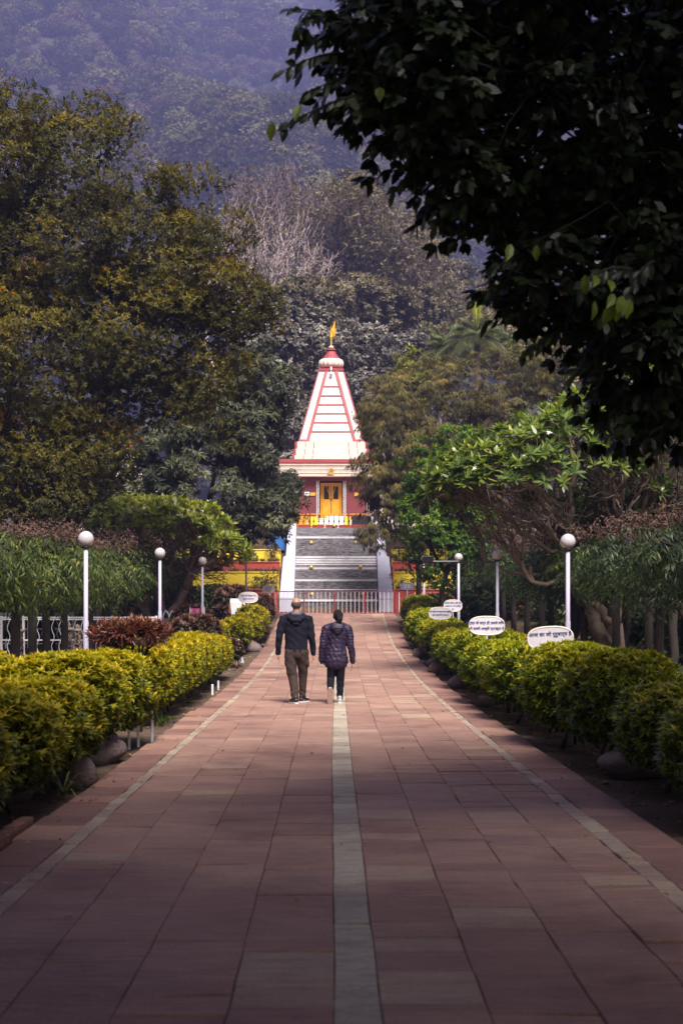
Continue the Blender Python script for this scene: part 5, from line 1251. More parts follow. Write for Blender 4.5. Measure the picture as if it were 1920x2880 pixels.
# ------------------------------------------------------------------ lamps
def globe_mat():
    m, nt, b, N, K = nodes('frosted_globe'); b.inputs['Base Color'].default_value = (.80, .76, .78, 1); b.inputs['Roughness'].default_value = .22
    b.inputs['Subsurface Weight'].default_value = .3; b.inputs['Subsurface Radius'].default_value = (.05, .05, .05)
    tc = N('ShaderNodeTexCoord'); wv = N('ShaderNodeTexWave'); wv.bands_direction = 'Z'; wv.inputs['Scale'].default_value = 22; wv.inputs['Distortion'].default_value = .4; K(tc.outputs['Object'], wv.inputs['Vector'])
    r = ramp(nt, [(0, (.44,.40,.43)), (1, (.60,.56,.58))]); K(wv.outputs['Fac'], r.inputs[0]); K(r.outputs[0], b.inputs['Base Color'])
    return m
GL = globe_mat()
def lamp(x, y, zc, label, group='white globe lamps along the path'):
    g = gz(y); t = empty('street_lamp', (x, y, g-.05), label, 'street lamp', group); h = zc-(g-.05)
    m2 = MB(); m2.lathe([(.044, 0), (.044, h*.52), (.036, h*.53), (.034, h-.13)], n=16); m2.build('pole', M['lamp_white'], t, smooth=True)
    m2 = MB(); m2.lathe([(.10, 0), (.10, .06), (.05, .09)], n=16); m2.build('base', M['lamp_white'], t)
    m2 = MB(); m2.lathe([(.030, 0), (.06, .01), (.072, .03), (.06, .045)], (0, 0, h-.16), 16); m2.build('collar', M['black'], t, smooth=True)
    m2 = MB(); m2.lathe([(max(.02, .125*math.cos(a)), .125*math.sin(a)) for a in np.linspace(-1.35, 1.57, 18)], (0, 0, h), 28); m2.build('globe', GL, t, smooth=True)
    return t
lamp(-3.92, 22.7, 2.71, 'nearest white globe lamp left of the path')
lamp(-4.02, 33.3, 2.92, 'middle white globe lamp left of the path')
lamp(-3.79, 41.7, 3.03, 'third white globe lamp left of the path, by the frangipani')
lamp(-3.25, 54.0, 3.95, 'far white lamp post left of the cascade')
lamp(3.86, 23.3, 2.70, 'nearest white globe lamp right of the path')
lA = lamp(3.81, 32.8, 2.86, 'middle white globe lamp right of the path, carrying the floodlight arm')
lamp(3.78, 42.5, 3.17, 'third white globe lamp right of the path')
lamp(3.48, 53.8, 3.55, 'far white lamp post right of the cascade')
m2 = MB(); m2.box(-1.62, -.02, -.012, .012, 2.64, 2.665); m2.build('arm', M['black'], lA)
m2 = MB(); m2.box(-1.62, -.9, -.018, .018, 2.666, 2.68); m2.build('arm_cover', M['white'], lA)
fl = MB(); fl.box(-.12, .12, -.07, .06, -.08, .09); fo = fl.build('floodlight', M['black'], lA, .012, loc=(-1.60, -.03, 2.70))
m2 = MB(); m2.box(-.10, .10, -.078, -.071, -.06, .07); m2.build('lens', M['glass'], fo)

# ------------------------------------------------------------------ oval signs
def sign(x, y, zc, w, h, lines, label, board='signwhite', rz=0, size=.07, n_stub=0):
    g = gz(y); t = empty('sign', (x, y, g-.05), label, 'sign', None, rz); z = zc-(g-.05)
    def ov(w, h, n=12):
        return [(w/2*math.copysign(abs(math.cos(a))**.72, math.cos(a)), h/2*math.copysign(abs(math.sin(a))**.80, math.sin(a))) for a in np.linspace(0, 2*math.pi, 48, endpoint=False)]
        r = h/2*.96; pts = []
        for (sx, sy, a0) in ((1, 1, 0), (-1, 1, 90), (-1, -1, 180), (1, -1, 270)):
            for k in range(n+1):
                a = R(a0 + 90*k/n); pts.append((sx*(w/2-r*1.15)+r*1.15*math.cos(a), sy*(h/2-r)+r*math.sin(a)))
        return pts
    def plate(pts, y0, y1):
        n = len(pts); vs = [(p[0], y0, z+p[1]) for p in pts] + [(p[0], y1, z+p[1]) for p in pts]
        return vs, [tuple(range(n)), tuple(reversed(range(n, 2*n)))] + [(i, n+i, n+(i+1) % n, (i+1) % n) for i in range(n)]
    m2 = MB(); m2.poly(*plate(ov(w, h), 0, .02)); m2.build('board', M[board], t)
    m2 = MB(); P = ov(w, h); P.append(P[0]); P.append(P[1]); m2.tube([(p[0], .008, z+p[1]) for p in P], .014, 6); m2.build('rim', M['rim'] if board == 'signwhite' else M['greysign'], t, smooth=True)
    m2 = MB(); m2.lathe([(.016, 0), (.016, z-h/2+.02)], n=10); m2.build('post', M['lamp_white'], t).location = (0, .012, 0)
    for (ps, lz, sz) in lines:
        me = text_mesh(ps if isinstance(ps, str) else '', sz, .002, None if isinstance(ps, str) else ps)
        xs = [v.co.x for v in me.vertices]
        if xs: me.transform(Matrix.Translation((-(min(xs)+max(xs))/2, 0, 0)))
        o = link('lettering', me, t, M['ink'] if board == 'signwhite' else M['signwhite']); o.rotation_euler = (R(90), 0, 0); o.location = (0, -.004, z+lz)
    return t
sign(2.97, 19.0, 1.19, .60, .31, [('आज का जो पुरुषार्थ है', .035, .068)], 'nearest oval sign, half sunk in the right hedge with one blue Hindi line showing', rz=R(-2)).rotation_euler = (0, R(-2.5), R(-2))
sign(2.72, 25.0, 1.30, .62, .32, [('मनुष्य के कर्म ही उसके विचारों', .03, .062), ('की सबसे अच्छी व्याख्या है।', -.07, .062)], 'oval sign with two blue Hindi lines rising from the right hedge, second nearest', rz=R(2))
sign(2.89, 38, 1.50, .60, .32, [('अपने दोषों से नफरत करो क्योंकि', .03, .052), ('यही उन्नति में बाधक है', -.06, .052)], 'third oval sign in the right hedge, its lower edge hidden by leaves')
sign(3.57, 42, 1.72, .53, .34, [('जिनके विचार ऊँचे होते', .06, .062), ('उनका मन भी पवित्र', -.03, .062), ('है।', -.12, .062)], 'rounder oval sign on a white stem, left of the third right lamp')
sign(2.75, 52, 2.47, .52, .25, [('सादा जीवन', .02, .06), ('उच्च विचार', -.06, .06)], 'small slate-grey sign at the far end of the right hedge', 'greysign')
sign(-2.70, 46, 2.0, .62, .34, [('सत्य ही ईश्वर का', .04, .075), ('दूसरा नाम है।', -.07, .075)], 'white oval sign with two blurred lines among the red roses at left')
sign(-2.40, 54, 2.40, .46, .30, [('सेवा ही परम', .05, .06), ('धर्म का मूल', -.02, .06), ('मंत्र है।', -.09, .06)], 'small oval sign in front of the red wall left of the cascade')

# ------------------------------------------------------------------ garden furniture at left
k = 0
for (dx, dyb, dyt, lb) in ((350, 1698, 1562, 'tall slim white stake beside the path at left'), (318, 1706, 1655, 'short white stake behind the tall one'), (297, 1712, 1672, 'shortest white stake in the shade of the left hedge')):
    y = EYE*F/(dyb*1.22449-HY); p = D(dx, dyb, y); h = (dyb-dyt)*1.22449*y/F
    m2 = MB(); m2.box(-.014, .014, -.014, .014, -.05, h); o = m2.build('stake', M['white'], None, .003, loc=(p.x, y, 0)); tag(o, lb, 'stake', 'white stakes beside the left hedge')
for i, (dx, dyb) in enumerate(((545, 1590), (592, 1583))):
    y = 27.2 + i*1.4; x = -2.28
    m2 = MB(); m2.box(-.02, .02, -.02, .02, -.05, .16); o = m2.build('stake', M['white'], None, .004, loc=(x, y, 0)); tag(o, 'stubby white stake under the second left hedge, %s' % ['nearer', 'farther'][i], 'stake', 'white stakes beside the left hedge')
# leaning long board
bt = empty('leaning_board', (-2.36, 37.2, gz(37.2)), 'narrow white board with red and blue marks leaning at the left path edge', 'board')
m2 = MB(); m2.bar((-.12, 0, .62), (.0, 0, 0), .13, .03, up=(0, 1, 0)); m2.build('board', M['white'], bt, .006)
m2 = MB()
for q in range(5): m2.bar((-.105+.022*q, -.078, .54-.11*q), (-.095+.022*q, -.078, .49-.11*q), .02, .012)
m2.build('mark', M['ink'], bt)
# white and red litter bin
bn = empty('litter_bin', (W(665, 1760, 47.5).x, 47.5, gz(47.5)), 'small white and red bin among the roses at left', 'bin')
m2 = MB(); m2.frustum((-.16,.16,-.14,.14), (-.2,.2,-.17,.17), .75, 1.15); m2.build('body', M['white'], bn, .01)
m2 = MB(); m2.box(-.24, -.202, -.15, .15, .8, 1.1); m2.build('side_panel', M['redwall'], bn, .006)
m2 = MB(); m2.poly([(.2,-.17,1.152),(-.2,-.17,1.152),(-.2,.17,1.152),(.2,.17,1.152),(.34,-.1,1.0),(.34,.1,1.0),(.2,0,1.28),(-.2,0,1.28)], [(0,1,7,6),(2,3,6,7),(0,6,3,5,4),(1,2,7),(0,3,2,1),(0,4,5,3)]); m2.build('lid', M['white'], bn)
m2 = MB(); m2.lathe([(.025,0),(.025,.75)], n=10); m2.build('post', M['white'], bn)

def trellis(x0, x1, y, label, n, z0=.1, z1=1.30):
    t = empty('trellis_fence', (x0, y, gz(y)), label, 'fence'); L = x1-x0; z1 = z1-gz(y)
    for zz in (z0, z0+(z1-z0)*.48, z1-.05, z1): 
        m2 = MB(); m2.box(0, L, -.018, .018, zz-.018, zz+.018); m2.build('rail', M['white'], t)
    pm = wm = None
    for i in range(n+1):
        x = L*i/n
        if pm is None: m2 = MB(); m2.box(-.03, .03, -.035, .035, -.1, z1+.04); pm = m2.build('post', M['white'], t, loc=(x, 0, 0)).data
        else: link('post', pm, t, loc=(x, 0, 0))
        if i < n:
            for q in (.33, .66):
                if wm is None: m2 = MB(); m2.tube([(.035*math.sin(k*.9), 0, z0+(z1-z0)*k/16) for k in range(17)], .011, 6); wm = m2.build('wavy_bar', M['white'], t, loc=(x+L/n*q, -.02, 0), smooth=True).data
                else: link('wavy_bar', wm, t, loc=(x+L/n*q, -.02, 0))
trellis(-9.6, -4.5, 36.5, 'white steel trellis fence with wavy bars behind the left tree trunks', 9, z1=1.40)
trellis(-14.0, -9.75, 34.5, 'white steel trellis fence section at the far left edge', 7, z1=1.34)
trellis(-13.5, -8.0, 44.0, 'lower white trellis fence seen beyond the first one', 8, z1=1.5)

def pebble_column(x, y, h, r0, label, face=False):
    t = empty('pebble_column', (x, y, gz(y)-.05), label, 'sculpture', 'pebble covered garden columns')
    m2 = MB(); m2.lathe([(r0*1.15,0),(r0*1.15,.12),(r0*.95,.16),(r0*.9,h*.55),(r0*.8,h*.8),(r0*.95,h*.85),(r0*.6,h*.9),(r0*.35,h)], n=20); m2.build('core', M['bark'], t, smooth=True)
    m2 = MB(); m2.lathe([(r0*1.25,0),(r0*1.35,.03),(r0*1.25,.06)], (0,0,h*.84), 20); m2.build('cap_ring', M['cream'], t, smooth=True)
    V = []; Fc = []; T = []; bm = bmesh.new(); bmesh.ops.create_icosphere(bm, subdivisions=1, radius=1); iv = [v.co.copy() for v in bm.verts]; fi = [[v.index for v in f.verts] for f in bm.faces]; bm.free()
    for k in range(420):
        z = rng.uniform(.03, h*.97); rr = r0*np.interp(z/h, [0,.1,.15,.55,.8,.85,.9,1], [1.15,1.15,.95,.9,.8,.95,.6,.35]); a = rng.random()*6.28; s = rng.uniform(.014, .026)
        c = Vector((rr*math.cos(a), rr*math.sin(a), z)); b = len(V)
        for v in iv: V.append(tuple(c + Vector((v.x*s, v.y*s, v.z*s*1.3))))
        Fc += [[b+q for q in f] for f in fi]; T += [rng.random()]*len(iv)
    me = bpy.data.meshes.new('pebbles'); me.from_pydata(V, [], Fc); me.attributes.new('tint', 'FLOAT', 'POINT').data.foreach_set('value', T)
    o = link('pebbles', me, t, M['pebble']); o['kind'] = 'stuff'
    if face:
        bm = bmesh.new(); bmesh.ops.create_uvsphere(bm, u_segments=20, v_segments=14, radius=1)
        for v in bm.verts:
            c = v.co; n = .25*math.exp(-((c.x)**2+(c.z+.1)**2)*14)*(c.y < 0); e = .10*math.exp(-((abs(c.x)-.35)**2+(c.z-.2)**2)*40)
            v.co = Vector((c.x*.085, c.y*(.06+.05*n)*1 - .05*n + .05*e, c.z*.115))
        me = bpy.data.meshes.new('carved_face'); bm.to_mesh(me); bm.free(); me.polygons.foreach_set('use_smooth', [True]*len(me.polygons))
        o = link('carved_face', me, t, M['pebble'], (.03, -r0*.85, h*.70)); o.rotation_euler = (0, 0, .5)
pebble_column(W(54, 1800, 29.5).x, 29.5, 1.35, .10, 'pebble-covered column with a carved face behind the first left trunk', True)
pebble_column(W(189, 1800, 33.5).x, 33.5, 1.25, .13, 'stout pebble-covered column by the third left trunk')
pebble_column(W(219, 1800, 34).x, 34.0, 1.2, .07, 'slim pebble-covered column beside the trellis')

def arcade():
    x0 = W(462, 1760, 43).x; t = empty('arched_balustrade', (x0, 43, gz(43)), 'low white wall with a row of pointed arches beyond the croton', 'balustrade')
    m2 = MB(); m2.box(-.6, 1.3, 0, .12, 0, .78); m2.build('wall', M['white'], t, .01)
    me = None
    for i in range(6):
        if me is None:
            m2 = MB(); pts = [(-.09,.04,.782),(-.09,.04,1.0),(-.05,.04,1.1),(0,.04,1.16),(.05,.04,1.1),(.09,.04,1.0),(.09,.04,.782)]; m2.tube(pts, .022, 8); me = m2.build('arch', M['white'], t, loc=(.05+i*.2, 0, 0), smooth=True).data
        else: link('arch', me, t, loc=(.05+i*.2, 0, 0))
    b = empty('banner', (W(555, 1765, 41.8).x, 41.8, gz(41.8)+.45), 'pink and white patterned cloth banner beside the arches', 'banner')
    n = 8; vs = [(-.2+.4*i/n, .02*math.sin(i*1.3), z) for z in (.42, .82) for i in range(n+1)]
    m2 = MB(); m2.poly(vs, [(i, i+1, n+2+i, n+1+i) for i in range(n)]); o = m2.build('cloth', M['pink'], b); o.modifiers.new('thick', 'SOLIDIFY').thickness = .006
    for x in (-.21, .21):
        m2 = MB(); m2.box(x-.012, x+.012, -.012, .012, -.5, .85); m2.build('pole', M['white'], b)
    pb = empty('notice_panel', (W(370, 1830, 27).x, 27, gz(27)), 'pale blue and white notice panels showing through the croton stems', 'notice board')
    m2 = MB(); m2.box(-.42, -.02, 0, .03, .45, 1.02); m2.build('panel', M['signwhite'], pb, .005)
    m2 = MB(); m2.box(.02, .42, 0, .03, .40, .97); m2.build('panel', paint('pale_blue_paint', (.45,.52,.72), .5, .1, 3), pb, .005)
    for x in (-.22, .22):
        m2 = MB(); m2.box(x-.02, x+.02, .032, .06, -.05, 1.0); m2.build('post', M['white'], pb)
arcade()
# ------------------------------------------------------------------ the two walkers
M['skin'] = paint('brown_skin', (.40,.20,.125), .5, .10, 12)
M['hair_grey'] = paint('cropped_greying_hair', (.07,.055,.055), .8, .4, 60, .5)
M['hair_black'] = paint('black_hair', (.008,.007,.008), .6, .4, 30, .5, stretch=(4, 4, .5), spec=.2)
M['navy'] = paint('dark_navy_jacket', (.009,.009,.018), .85, .25, 14, .3, spec=.15)
M['navy_hood'] = paint('navy_hood_cloth', (.013,.014,.026), .85, .25, 14, .3, spec=.15)
M['lining'] = paint('grey_blue_lining', (.10,.10,.15), .8, .15, 14)
M['plum'] = paint('plum_quilted_nylon', (.022,.014,.036), .5, .25, 10, .15, spec=.3)
M['trouser'] = paint('brown_cargo_cloth', (.048,.033,.029), .9, .20, 10, .4, spec=.2)
M['trouser_b'] = paint('black_trouser_cloth', (.007,.007,.012), .85, .25, 10, .3, spec=.15)
M['shoe'] = paint('black_shoe', (.015,.014,.016), .4, .2, 12)
M['sole'] = paint('white_rubber', (.62,.58,.58), .6, .1, 12)
M['sole_b'] = paint('beige_rubber_sole', (.36,.25,.20), .8, .15, 25, .6)
M['shoe_w'] = paint('grey_white_shoe', (.42,.38,.38), .6, .15, 12)

def limbm(bm, pts, rad, n=18, ref=(0, 1, 0)):
    """closed loft along pts; rad = (side radius, depth radius) at every point"""
    pts = [Vector(p) for p in pts]; rings = []
    m = len(pts)
    for i, p in enumerate(pts):
        t = (pts[min(i+1, m-1)] - pts[max(i-1, 0)]).normalized(); rv = Vector(ref)
        if abs(t.dot(rv)) > .9: rv = Vector((1, 0, 0)) if abs(t.x) < .9 else Vector((0, 0, 1))
        x = t.cross(rv).normalized(); y = x.cross(t).normalized()
        a, b = rad[i] if hasattr(rad[i], '__len__') else (rad[i], rad[i])
        rings.append((p, x, y, a, b, t))
    full = []
    p, x, y, a, b, t = rings[0]; c = min(a, b)
    for s in (.25, .6, .88): full.append((p - t*c*.8*math.sqrt(1-s*s), x, y, a*s, b*s))
    full += [(q[0], q[1], q[2], q[3], q[4]) for q in rings]
    p, x, y, a, b, t = rings[-1]; c = min(a, b)
    for s in (.88, .6, .25): full.append((p + t*c*.8*math.sqrt(1-s*s), x, y, a*s, b*s))
    vr = [[bm.verts.new(p + x*a*math.cos(2*math.pi*k/n) + y*b*math.sin(2*math.pi*k/n)) for k in range(n)] for (p, x, y, a, b) in full]
    for i in range(len(vr)-1):
        for k in range(n): bm.faces.new((vr[i][k], vr[i][(k+1)%n], vr[i+1][(k+1)%n], vr[i+1][k]))
    bm.faces.new(list(reversed(vr[0]))); bm.faces.new(vr[-1])
def ellip(bm, c, r, sub=3, rot=None):
    m = Matrix.Translation(c) @ (rot.to_4x4() if rot else Matrix.Identity(4)) @ Matrix.Diagonal((*r, 1)); bmesh.ops.create_icosphere(bm, subdivisions=sub, radius=1, matrix=m)
def fuse(name, bm, voxel, mat, parent, smooth=3, disp=None):
    bmesh.ops.recalc_face_normals(bm, faces=bm.faces)
    me = bpy.data.meshes.new(name); bm.to_mesh(me); bm.free()
    o = bpy.data.objects.new(name, me); COL.objects.link(o)
    rm = o.modifiers.new('remesh', 'REMESH'); rm.mode = 'VOXEL'; rm.voxel_size = voxel; rm.use_smooth_shade = True
    if smooth:
        sm = o.modifiers.new('smooth', 'SMOOTH'); sm.factor = .5; sm.iterations = smooth
    me2 = bpy.data.meshes.new_from_object(o.evaluated_get(bpy.context.evaluated_depsgraph_get()))
    bpy.data.objects.remove(o); bpy.data.meshes.remove(me); me2.name = name
    if disp is not None:
        n = len(me2.vertices); co = np.empty(n*3, np.float32); no = np.empty(n*3, np.float32)
        me2.vertices.foreach_get('co', co); me2.vertices.foreach_get('normal', no); co = co.reshape(-1, 3); no = no.reshape(-1, 3)
        co = co + no*disp(co)[:, None]; me2.vertices.foreach_set('co', co.astype(np.float32).ravel()); me2.update()
    me2.materials.clear(); me2.materials.append(mat); me2.polygons.foreach_set('use_smooth', [True]*len(me2.polygons))
    q = bpy.data.objects.new(name, me2); COL.objects.link(q); q.parent = parent; return q
def hand(bm, w, s, curl=.5, dirv=(0, 0, -1)):
    """w wrist point, s = -1 left / 1 right; the palm faces the thigh, fingers hang half closed"""
    w = Vector(w); dn = Vector(dirv).normalized(); fw = Vector((0, 1, 0)); inn = Vector((-s, 0, 0))
    limbm(bm, [w+dn*-.03, w + dn*.02, w + dn*.05, w + dn*.085], [(.022, .028), (.017, .032), (.016, .040), (.015, .040)], 14, (0, 1, 0))
    for k, L in enumerate((.068, .076, .070, .056)):
        b = w + dn*.082 + fw*(.030 - .020*k); a1 = curl*.45; a2 = curl*1.1; a3 = curl*1.5
        def dd(a): return (dn*math.cos(a) + inn*math.sin(a)).normalized()
        p1 = b + dd(a1)*L*.45; p2 = p1 + dd(a2)*L*.32; p3 = p2 + dd(a3)*L*.25
        limbm(bm, [b - dn*.015, b, p1, p2, p3], [.0088, .0088, .0082, .0075, .006], 8, (0, 1, 0))
    b = w + dn*.03 + fw*.028; limbm(bm, [b, b + fw*.022 + dn*.025 + inn*.006, b + fw*.030 + dn*.052 + inn*.012, b + fw*.028 + dn*.072 + inn*.016], [.012, .0105, .0095, .007], 8, (1, 0, 0))
def head(bm, c, rx, ry, rz):
    c = Vector(c)
    ellip(bm, c + Vector((0, -.008, .012)), (rx, ry, rz*.88), 4)
    limbm(bm, [c + Vector((0, .02, -.02)), c + Vector((0, .045, -rz*.62)), c + Vector((0, .055, -rz*.88))], [(rx*.86, ry*.62), (rx*.62, ry*.48), (rx*.36, ry*.30)], 16, (0, 1, 0))     # jaw
    for s in (-1, 1):
        ellip(bm, c + Vector((s*rx*1.02, -.005, -.012)), (.010, .020, .032), 3, Matrix.Rotation(s*.3, 3, 'Z'))
        ellip(bm, c + Vector((s*rx*.40, ry*.86, .012)), (.016, .010, .008), 2)
        ellip(bm, c + Vector((s*rx*.42, ry*.80, .032)), (.026, .012, .008), 2)
    limbm(bm, [c + Vector((0, ry*.90, .018)), c + Vector((0, ry+.006, -.008)), c + Vector((0, ry+.016, -.026))], [(.010, .008), (.013, .012), (.017, .014)], 10, (1, 0, 0))
    ellip(bm, c + Vector((0, ry*.88, -.056)), (.026, .012, .009), 2)

def man():
    x0, y0 = (833-CX)*24.0/F, 24.0
    t = empty('person', (x0, y0, 0), 'bald person in a dark hooded jacket and brown trousers walking away, left of the pair', 'person')
    hl, hr = (-.305, .03, .845), (.287, .05, .835)
    def armL(o): return [(-.150-o, 0, 1.44), (-.215, .0, 1.425), (-.262, -.015, 1.28), (-.285, -.03, 1.12), (-.300, .0, .98), hl]
    def armR(o): return [(.150+o, 0, 1.44), (.205, .0, 1.425), (.238, -.015, 1.28), (.258, -.03, 1.12), (.278, .02, .98), hr]
    legL = [(-.095, 0, .90), (-.100, .0, .78), (-.072, -.0, .52), (-.055, .01, .45), (-.030, -.06, .25), (-.018, -.09, .10)]
    legR = [(.095, .0, .90), (.108, .03, .78), (.112, .12, .52), (.110, .14, .45), (.104, .17, .25), (.100, .20, .09)]
    bm = bmesh.new()
    head(bm, (0, .01, 1.672), .078, .098, .115)
    limbm(bm, [(0, -.005, 1.40), (0, .0, 1.50), (0, .008, 1.60)], [(.075, .07), (.060, .062), (.060, .064)])
    limbm(bm, [(0, 0, .86), (0, 0, 1.0), (0, 0, 1.15), (0, 0, 1.32), (0, 0, 1.43)], [(.15, .10), (.145, .095), (.16, .10), (.18, .10), (.12, .08)])
    limbm(bm, armL(0), [.05, .05, .045, .036, .034, .026]); limbm(bm, armR(0), [.05, .05, .045, .036, .034, .026])
    limbm(bm, legL, [.085, .082, .06, .052, .045, .036]); limbm(bm, legR, [.085, .082, .06, .052, .045, .036])
    limbm(bm, [(-.02, -.12, .05), (-.045, .06, .04)], [.03, .03]); limbm(bm, [(.105, .17, .05), (.135, .33, .04)], [.03, .03])
    hand(bm, (hl[0], hl[1], hl[2]-.01), -1, .7); hand(bm, (hr[0], hr[1], hr[2]-.01), 1, .9)
    fuse('body', bm, .0078, M['skin'], t, 1)
    # cropped hair round the bald crown
    bm = bmesh.new(); ellip(bm, (0, -.004, 1.672), (.0835, .103, .088), 4)
    for v in list(bm.verts):
        if v.co.z > 1.722 - .25*(v.co.y) * (v.co.y < 0)*-.35 or v.co.y > .045 or v.co.z < 1.607: bm.verts.remove(v)
    me = bpy.data.meshes.new('hair'); bm.to_mesh(me); bm.free(); o = link('hair', me, t, M['hair_grey']); o.modifiers.new('thick', 'SOLIDIFY').thickness = .006
    # jacket
    bm = bmesh.new()
    limbm(bm, [(0, 0, .875), (0, 0, .90), (0, 0, 1.0), (0, 0, 1.12), (0, 0, 1.25), (0, 0, 1.36), (0, 0, 1.43), (0, 0, 1.475)], [(.192, .125), (.196, .13), (.190, .124), (.193, .122), (.206, .125), (.220, .122), (.190, .105), (.105, .085)], 28)
    limbm(bm, armL(-.03), [.072, .078, .069, .060, .054, .046], 20); limbm(bm, armR(-.03), [.072, .078, .069, .060, .054, .046], 20)
    def fold(co):
        x, y, z = co[:, 0], co[:, 1], co[:, 2]
        return .0035*np.sin(z*46 + x*20 + 2*np.sin(x*13))*np.clip((z-.85)*3, .3, 1) + .003*np.sin(x*60+z*34)*(np.abs(x) > .19) - .004*(np.abs(z-.90) < .006)
    fuse('jacket', bm, .009, M['navy'], t, 3, fold)
    bm = bmesh.new()
    limbm(bm, [(-.105, .05, 1.50), (-.135, -.01, 1.485), (-.12, -.075, 1.455), (-.06, -.125, 1.415), (0, -.14, 1.395), (.06, -.125, 1.415), (.12, -.075, 1.455), (.135, -.01, 1.485), (.105, .05, 1.50)], [(.030, .030), (.036, .04), (.042, .045), (.046, .045), (.048, .046), (.046, .045), (.042, .045), (.036, .04), (.030, .030)], 14, (0, 0, 1))
    limbm(bm, [(0, -.095, 1.475), (0, -.130, 1.40), (0, -.135, 1.335)], [(.115, .035), (.10, .04), (.045, .025)], 16, (0, 1, 0))
    fuse('hood', bm, .007, M['navy_hood'], t, 2, lambda co: .004*np.sin(co[:, 2]*90+co[:, 0]*co[:, 0]*300))
    bm = bmesh.new(); limbm(bm, [(-.075, .04, 1.53), (-.088, -.02, 1.525), (-.06, -.075, 1.505), (0, -.095, 1.495), (.06, -.075, 1.505), (.088, -.02, 1.525), (.075, .04, 1.53)], [(.016, .035)]*7, 12, (0, 0, 1))
    fuse('hood_lining', bm, .006, M['lining'], t, 2)
    # trousers
    bm = bmesh.new()
    limbm(bm, [(0, 0, .95), (0, 0, .90), (0, .0, .83)], [(.178, .120), (.190, .128), (.175, .122)], 24)
    rr = [(.108, .12), (.104, .112), (.088, .09), (.083, .086), (.071, .074), (.064, .068)]
    limbm(bm, [(-.090, 0, .88), (-.100, .0, .78), (-.076, -.0, .52), (-.058, .01, .45), (-.032, -.06, .25), (-.020, -.09, .115)], rr, 20)
    limbm(bm, [(.090, 0, .88), (.102, .03, .78), (.110, .12, .52), (.109, .14, .45), (.104, .17, .25), (.102, .20, .105)], [(.106, .12), (.100, .112), (.080, .088), (.075, .083), (.064, .072), (.058, .066)], 20)
    ellip(bm, (.192, .05, .70), (.028, .07, .10), 3); ellip(bm, (-.180, .02, .72), (.02, .06, .09), 3); ellip(bm, (.185, .02, .855), (.03, .05, .06), 3)
    def fold2(co):
        x, y, z = co[:, 0], co[:, 1], co[:, 2]
        return .005*np.sin(z*62 + np.abs(x)*50)*np.exp(-((z-.13)/.09)**2)*1.3 + .004*np.sin(z*40+x*34)*np.exp(-((z-.62)/.18)**2) + .002*np.sin(x*70)
    fuse('trousers', bm, .009, M['trouser'], t, 3, fold2)
    shoe(t, (-.020, -.095, .0), -.42, M['shoe'], M['sole'], 1.0); shoe(t, (.102, .195, .0), .50, M['shoe'], M['sole'], 1.0)

def shoe(t, p, ang, mu, ms, s, tilt=0):
    root = Matrix.Translation(p) @ Matrix.Rotation(-ang, 4, 'Z') @ Matrix.Rotation(tilt, 4, 'X')
    bm = bmesh.new()
    limbm(bm, [(0, -.055, .055), (0, -.01, .06), (0, .07, .055), (0, .14, .045), (0, .185, .038)], [(.038, .038), (.042, .045), (.044, .036), (.046, .028), (.036, .022)], 16, (0, 0, 1))
    limbm(bm, [(0, -.025, .06), (0, -.03, .115)], [(.040, .045), (.042, .048)], 16)
    bm.transform(root @ Matrix.Diagonal((s, s, s, 1))); fuse('shoe', bm, .007, mu, t, 2)
    m2 = MB(); out = [(-.030,-.085),(.030,-.085),(.042,-.05),(.038,.02),(.048,.09),(.046,.15),(.030,.20),(0,.215),(-.030,.20),(-.046,.15),(-.048,.09),(-.038,.02),(-.042,-.05)]
    n = len(out); vs = [(x, y, .002) for x, y in out] + [(x*1.04, y*1.01, .026) for x, y in out]
    m2.poly(vs, [tuple(reversed(range(n))), tuple(range(n, 2*n))] + [(i, (i+1)%n, n+(i+1)%n, n+i) for i in range(n)])
    o = m2.build('shoe_sole', ms, t, .003); o.data.transform(root @ Matrix.Diagonal((s, s, s, 1)))
    return root

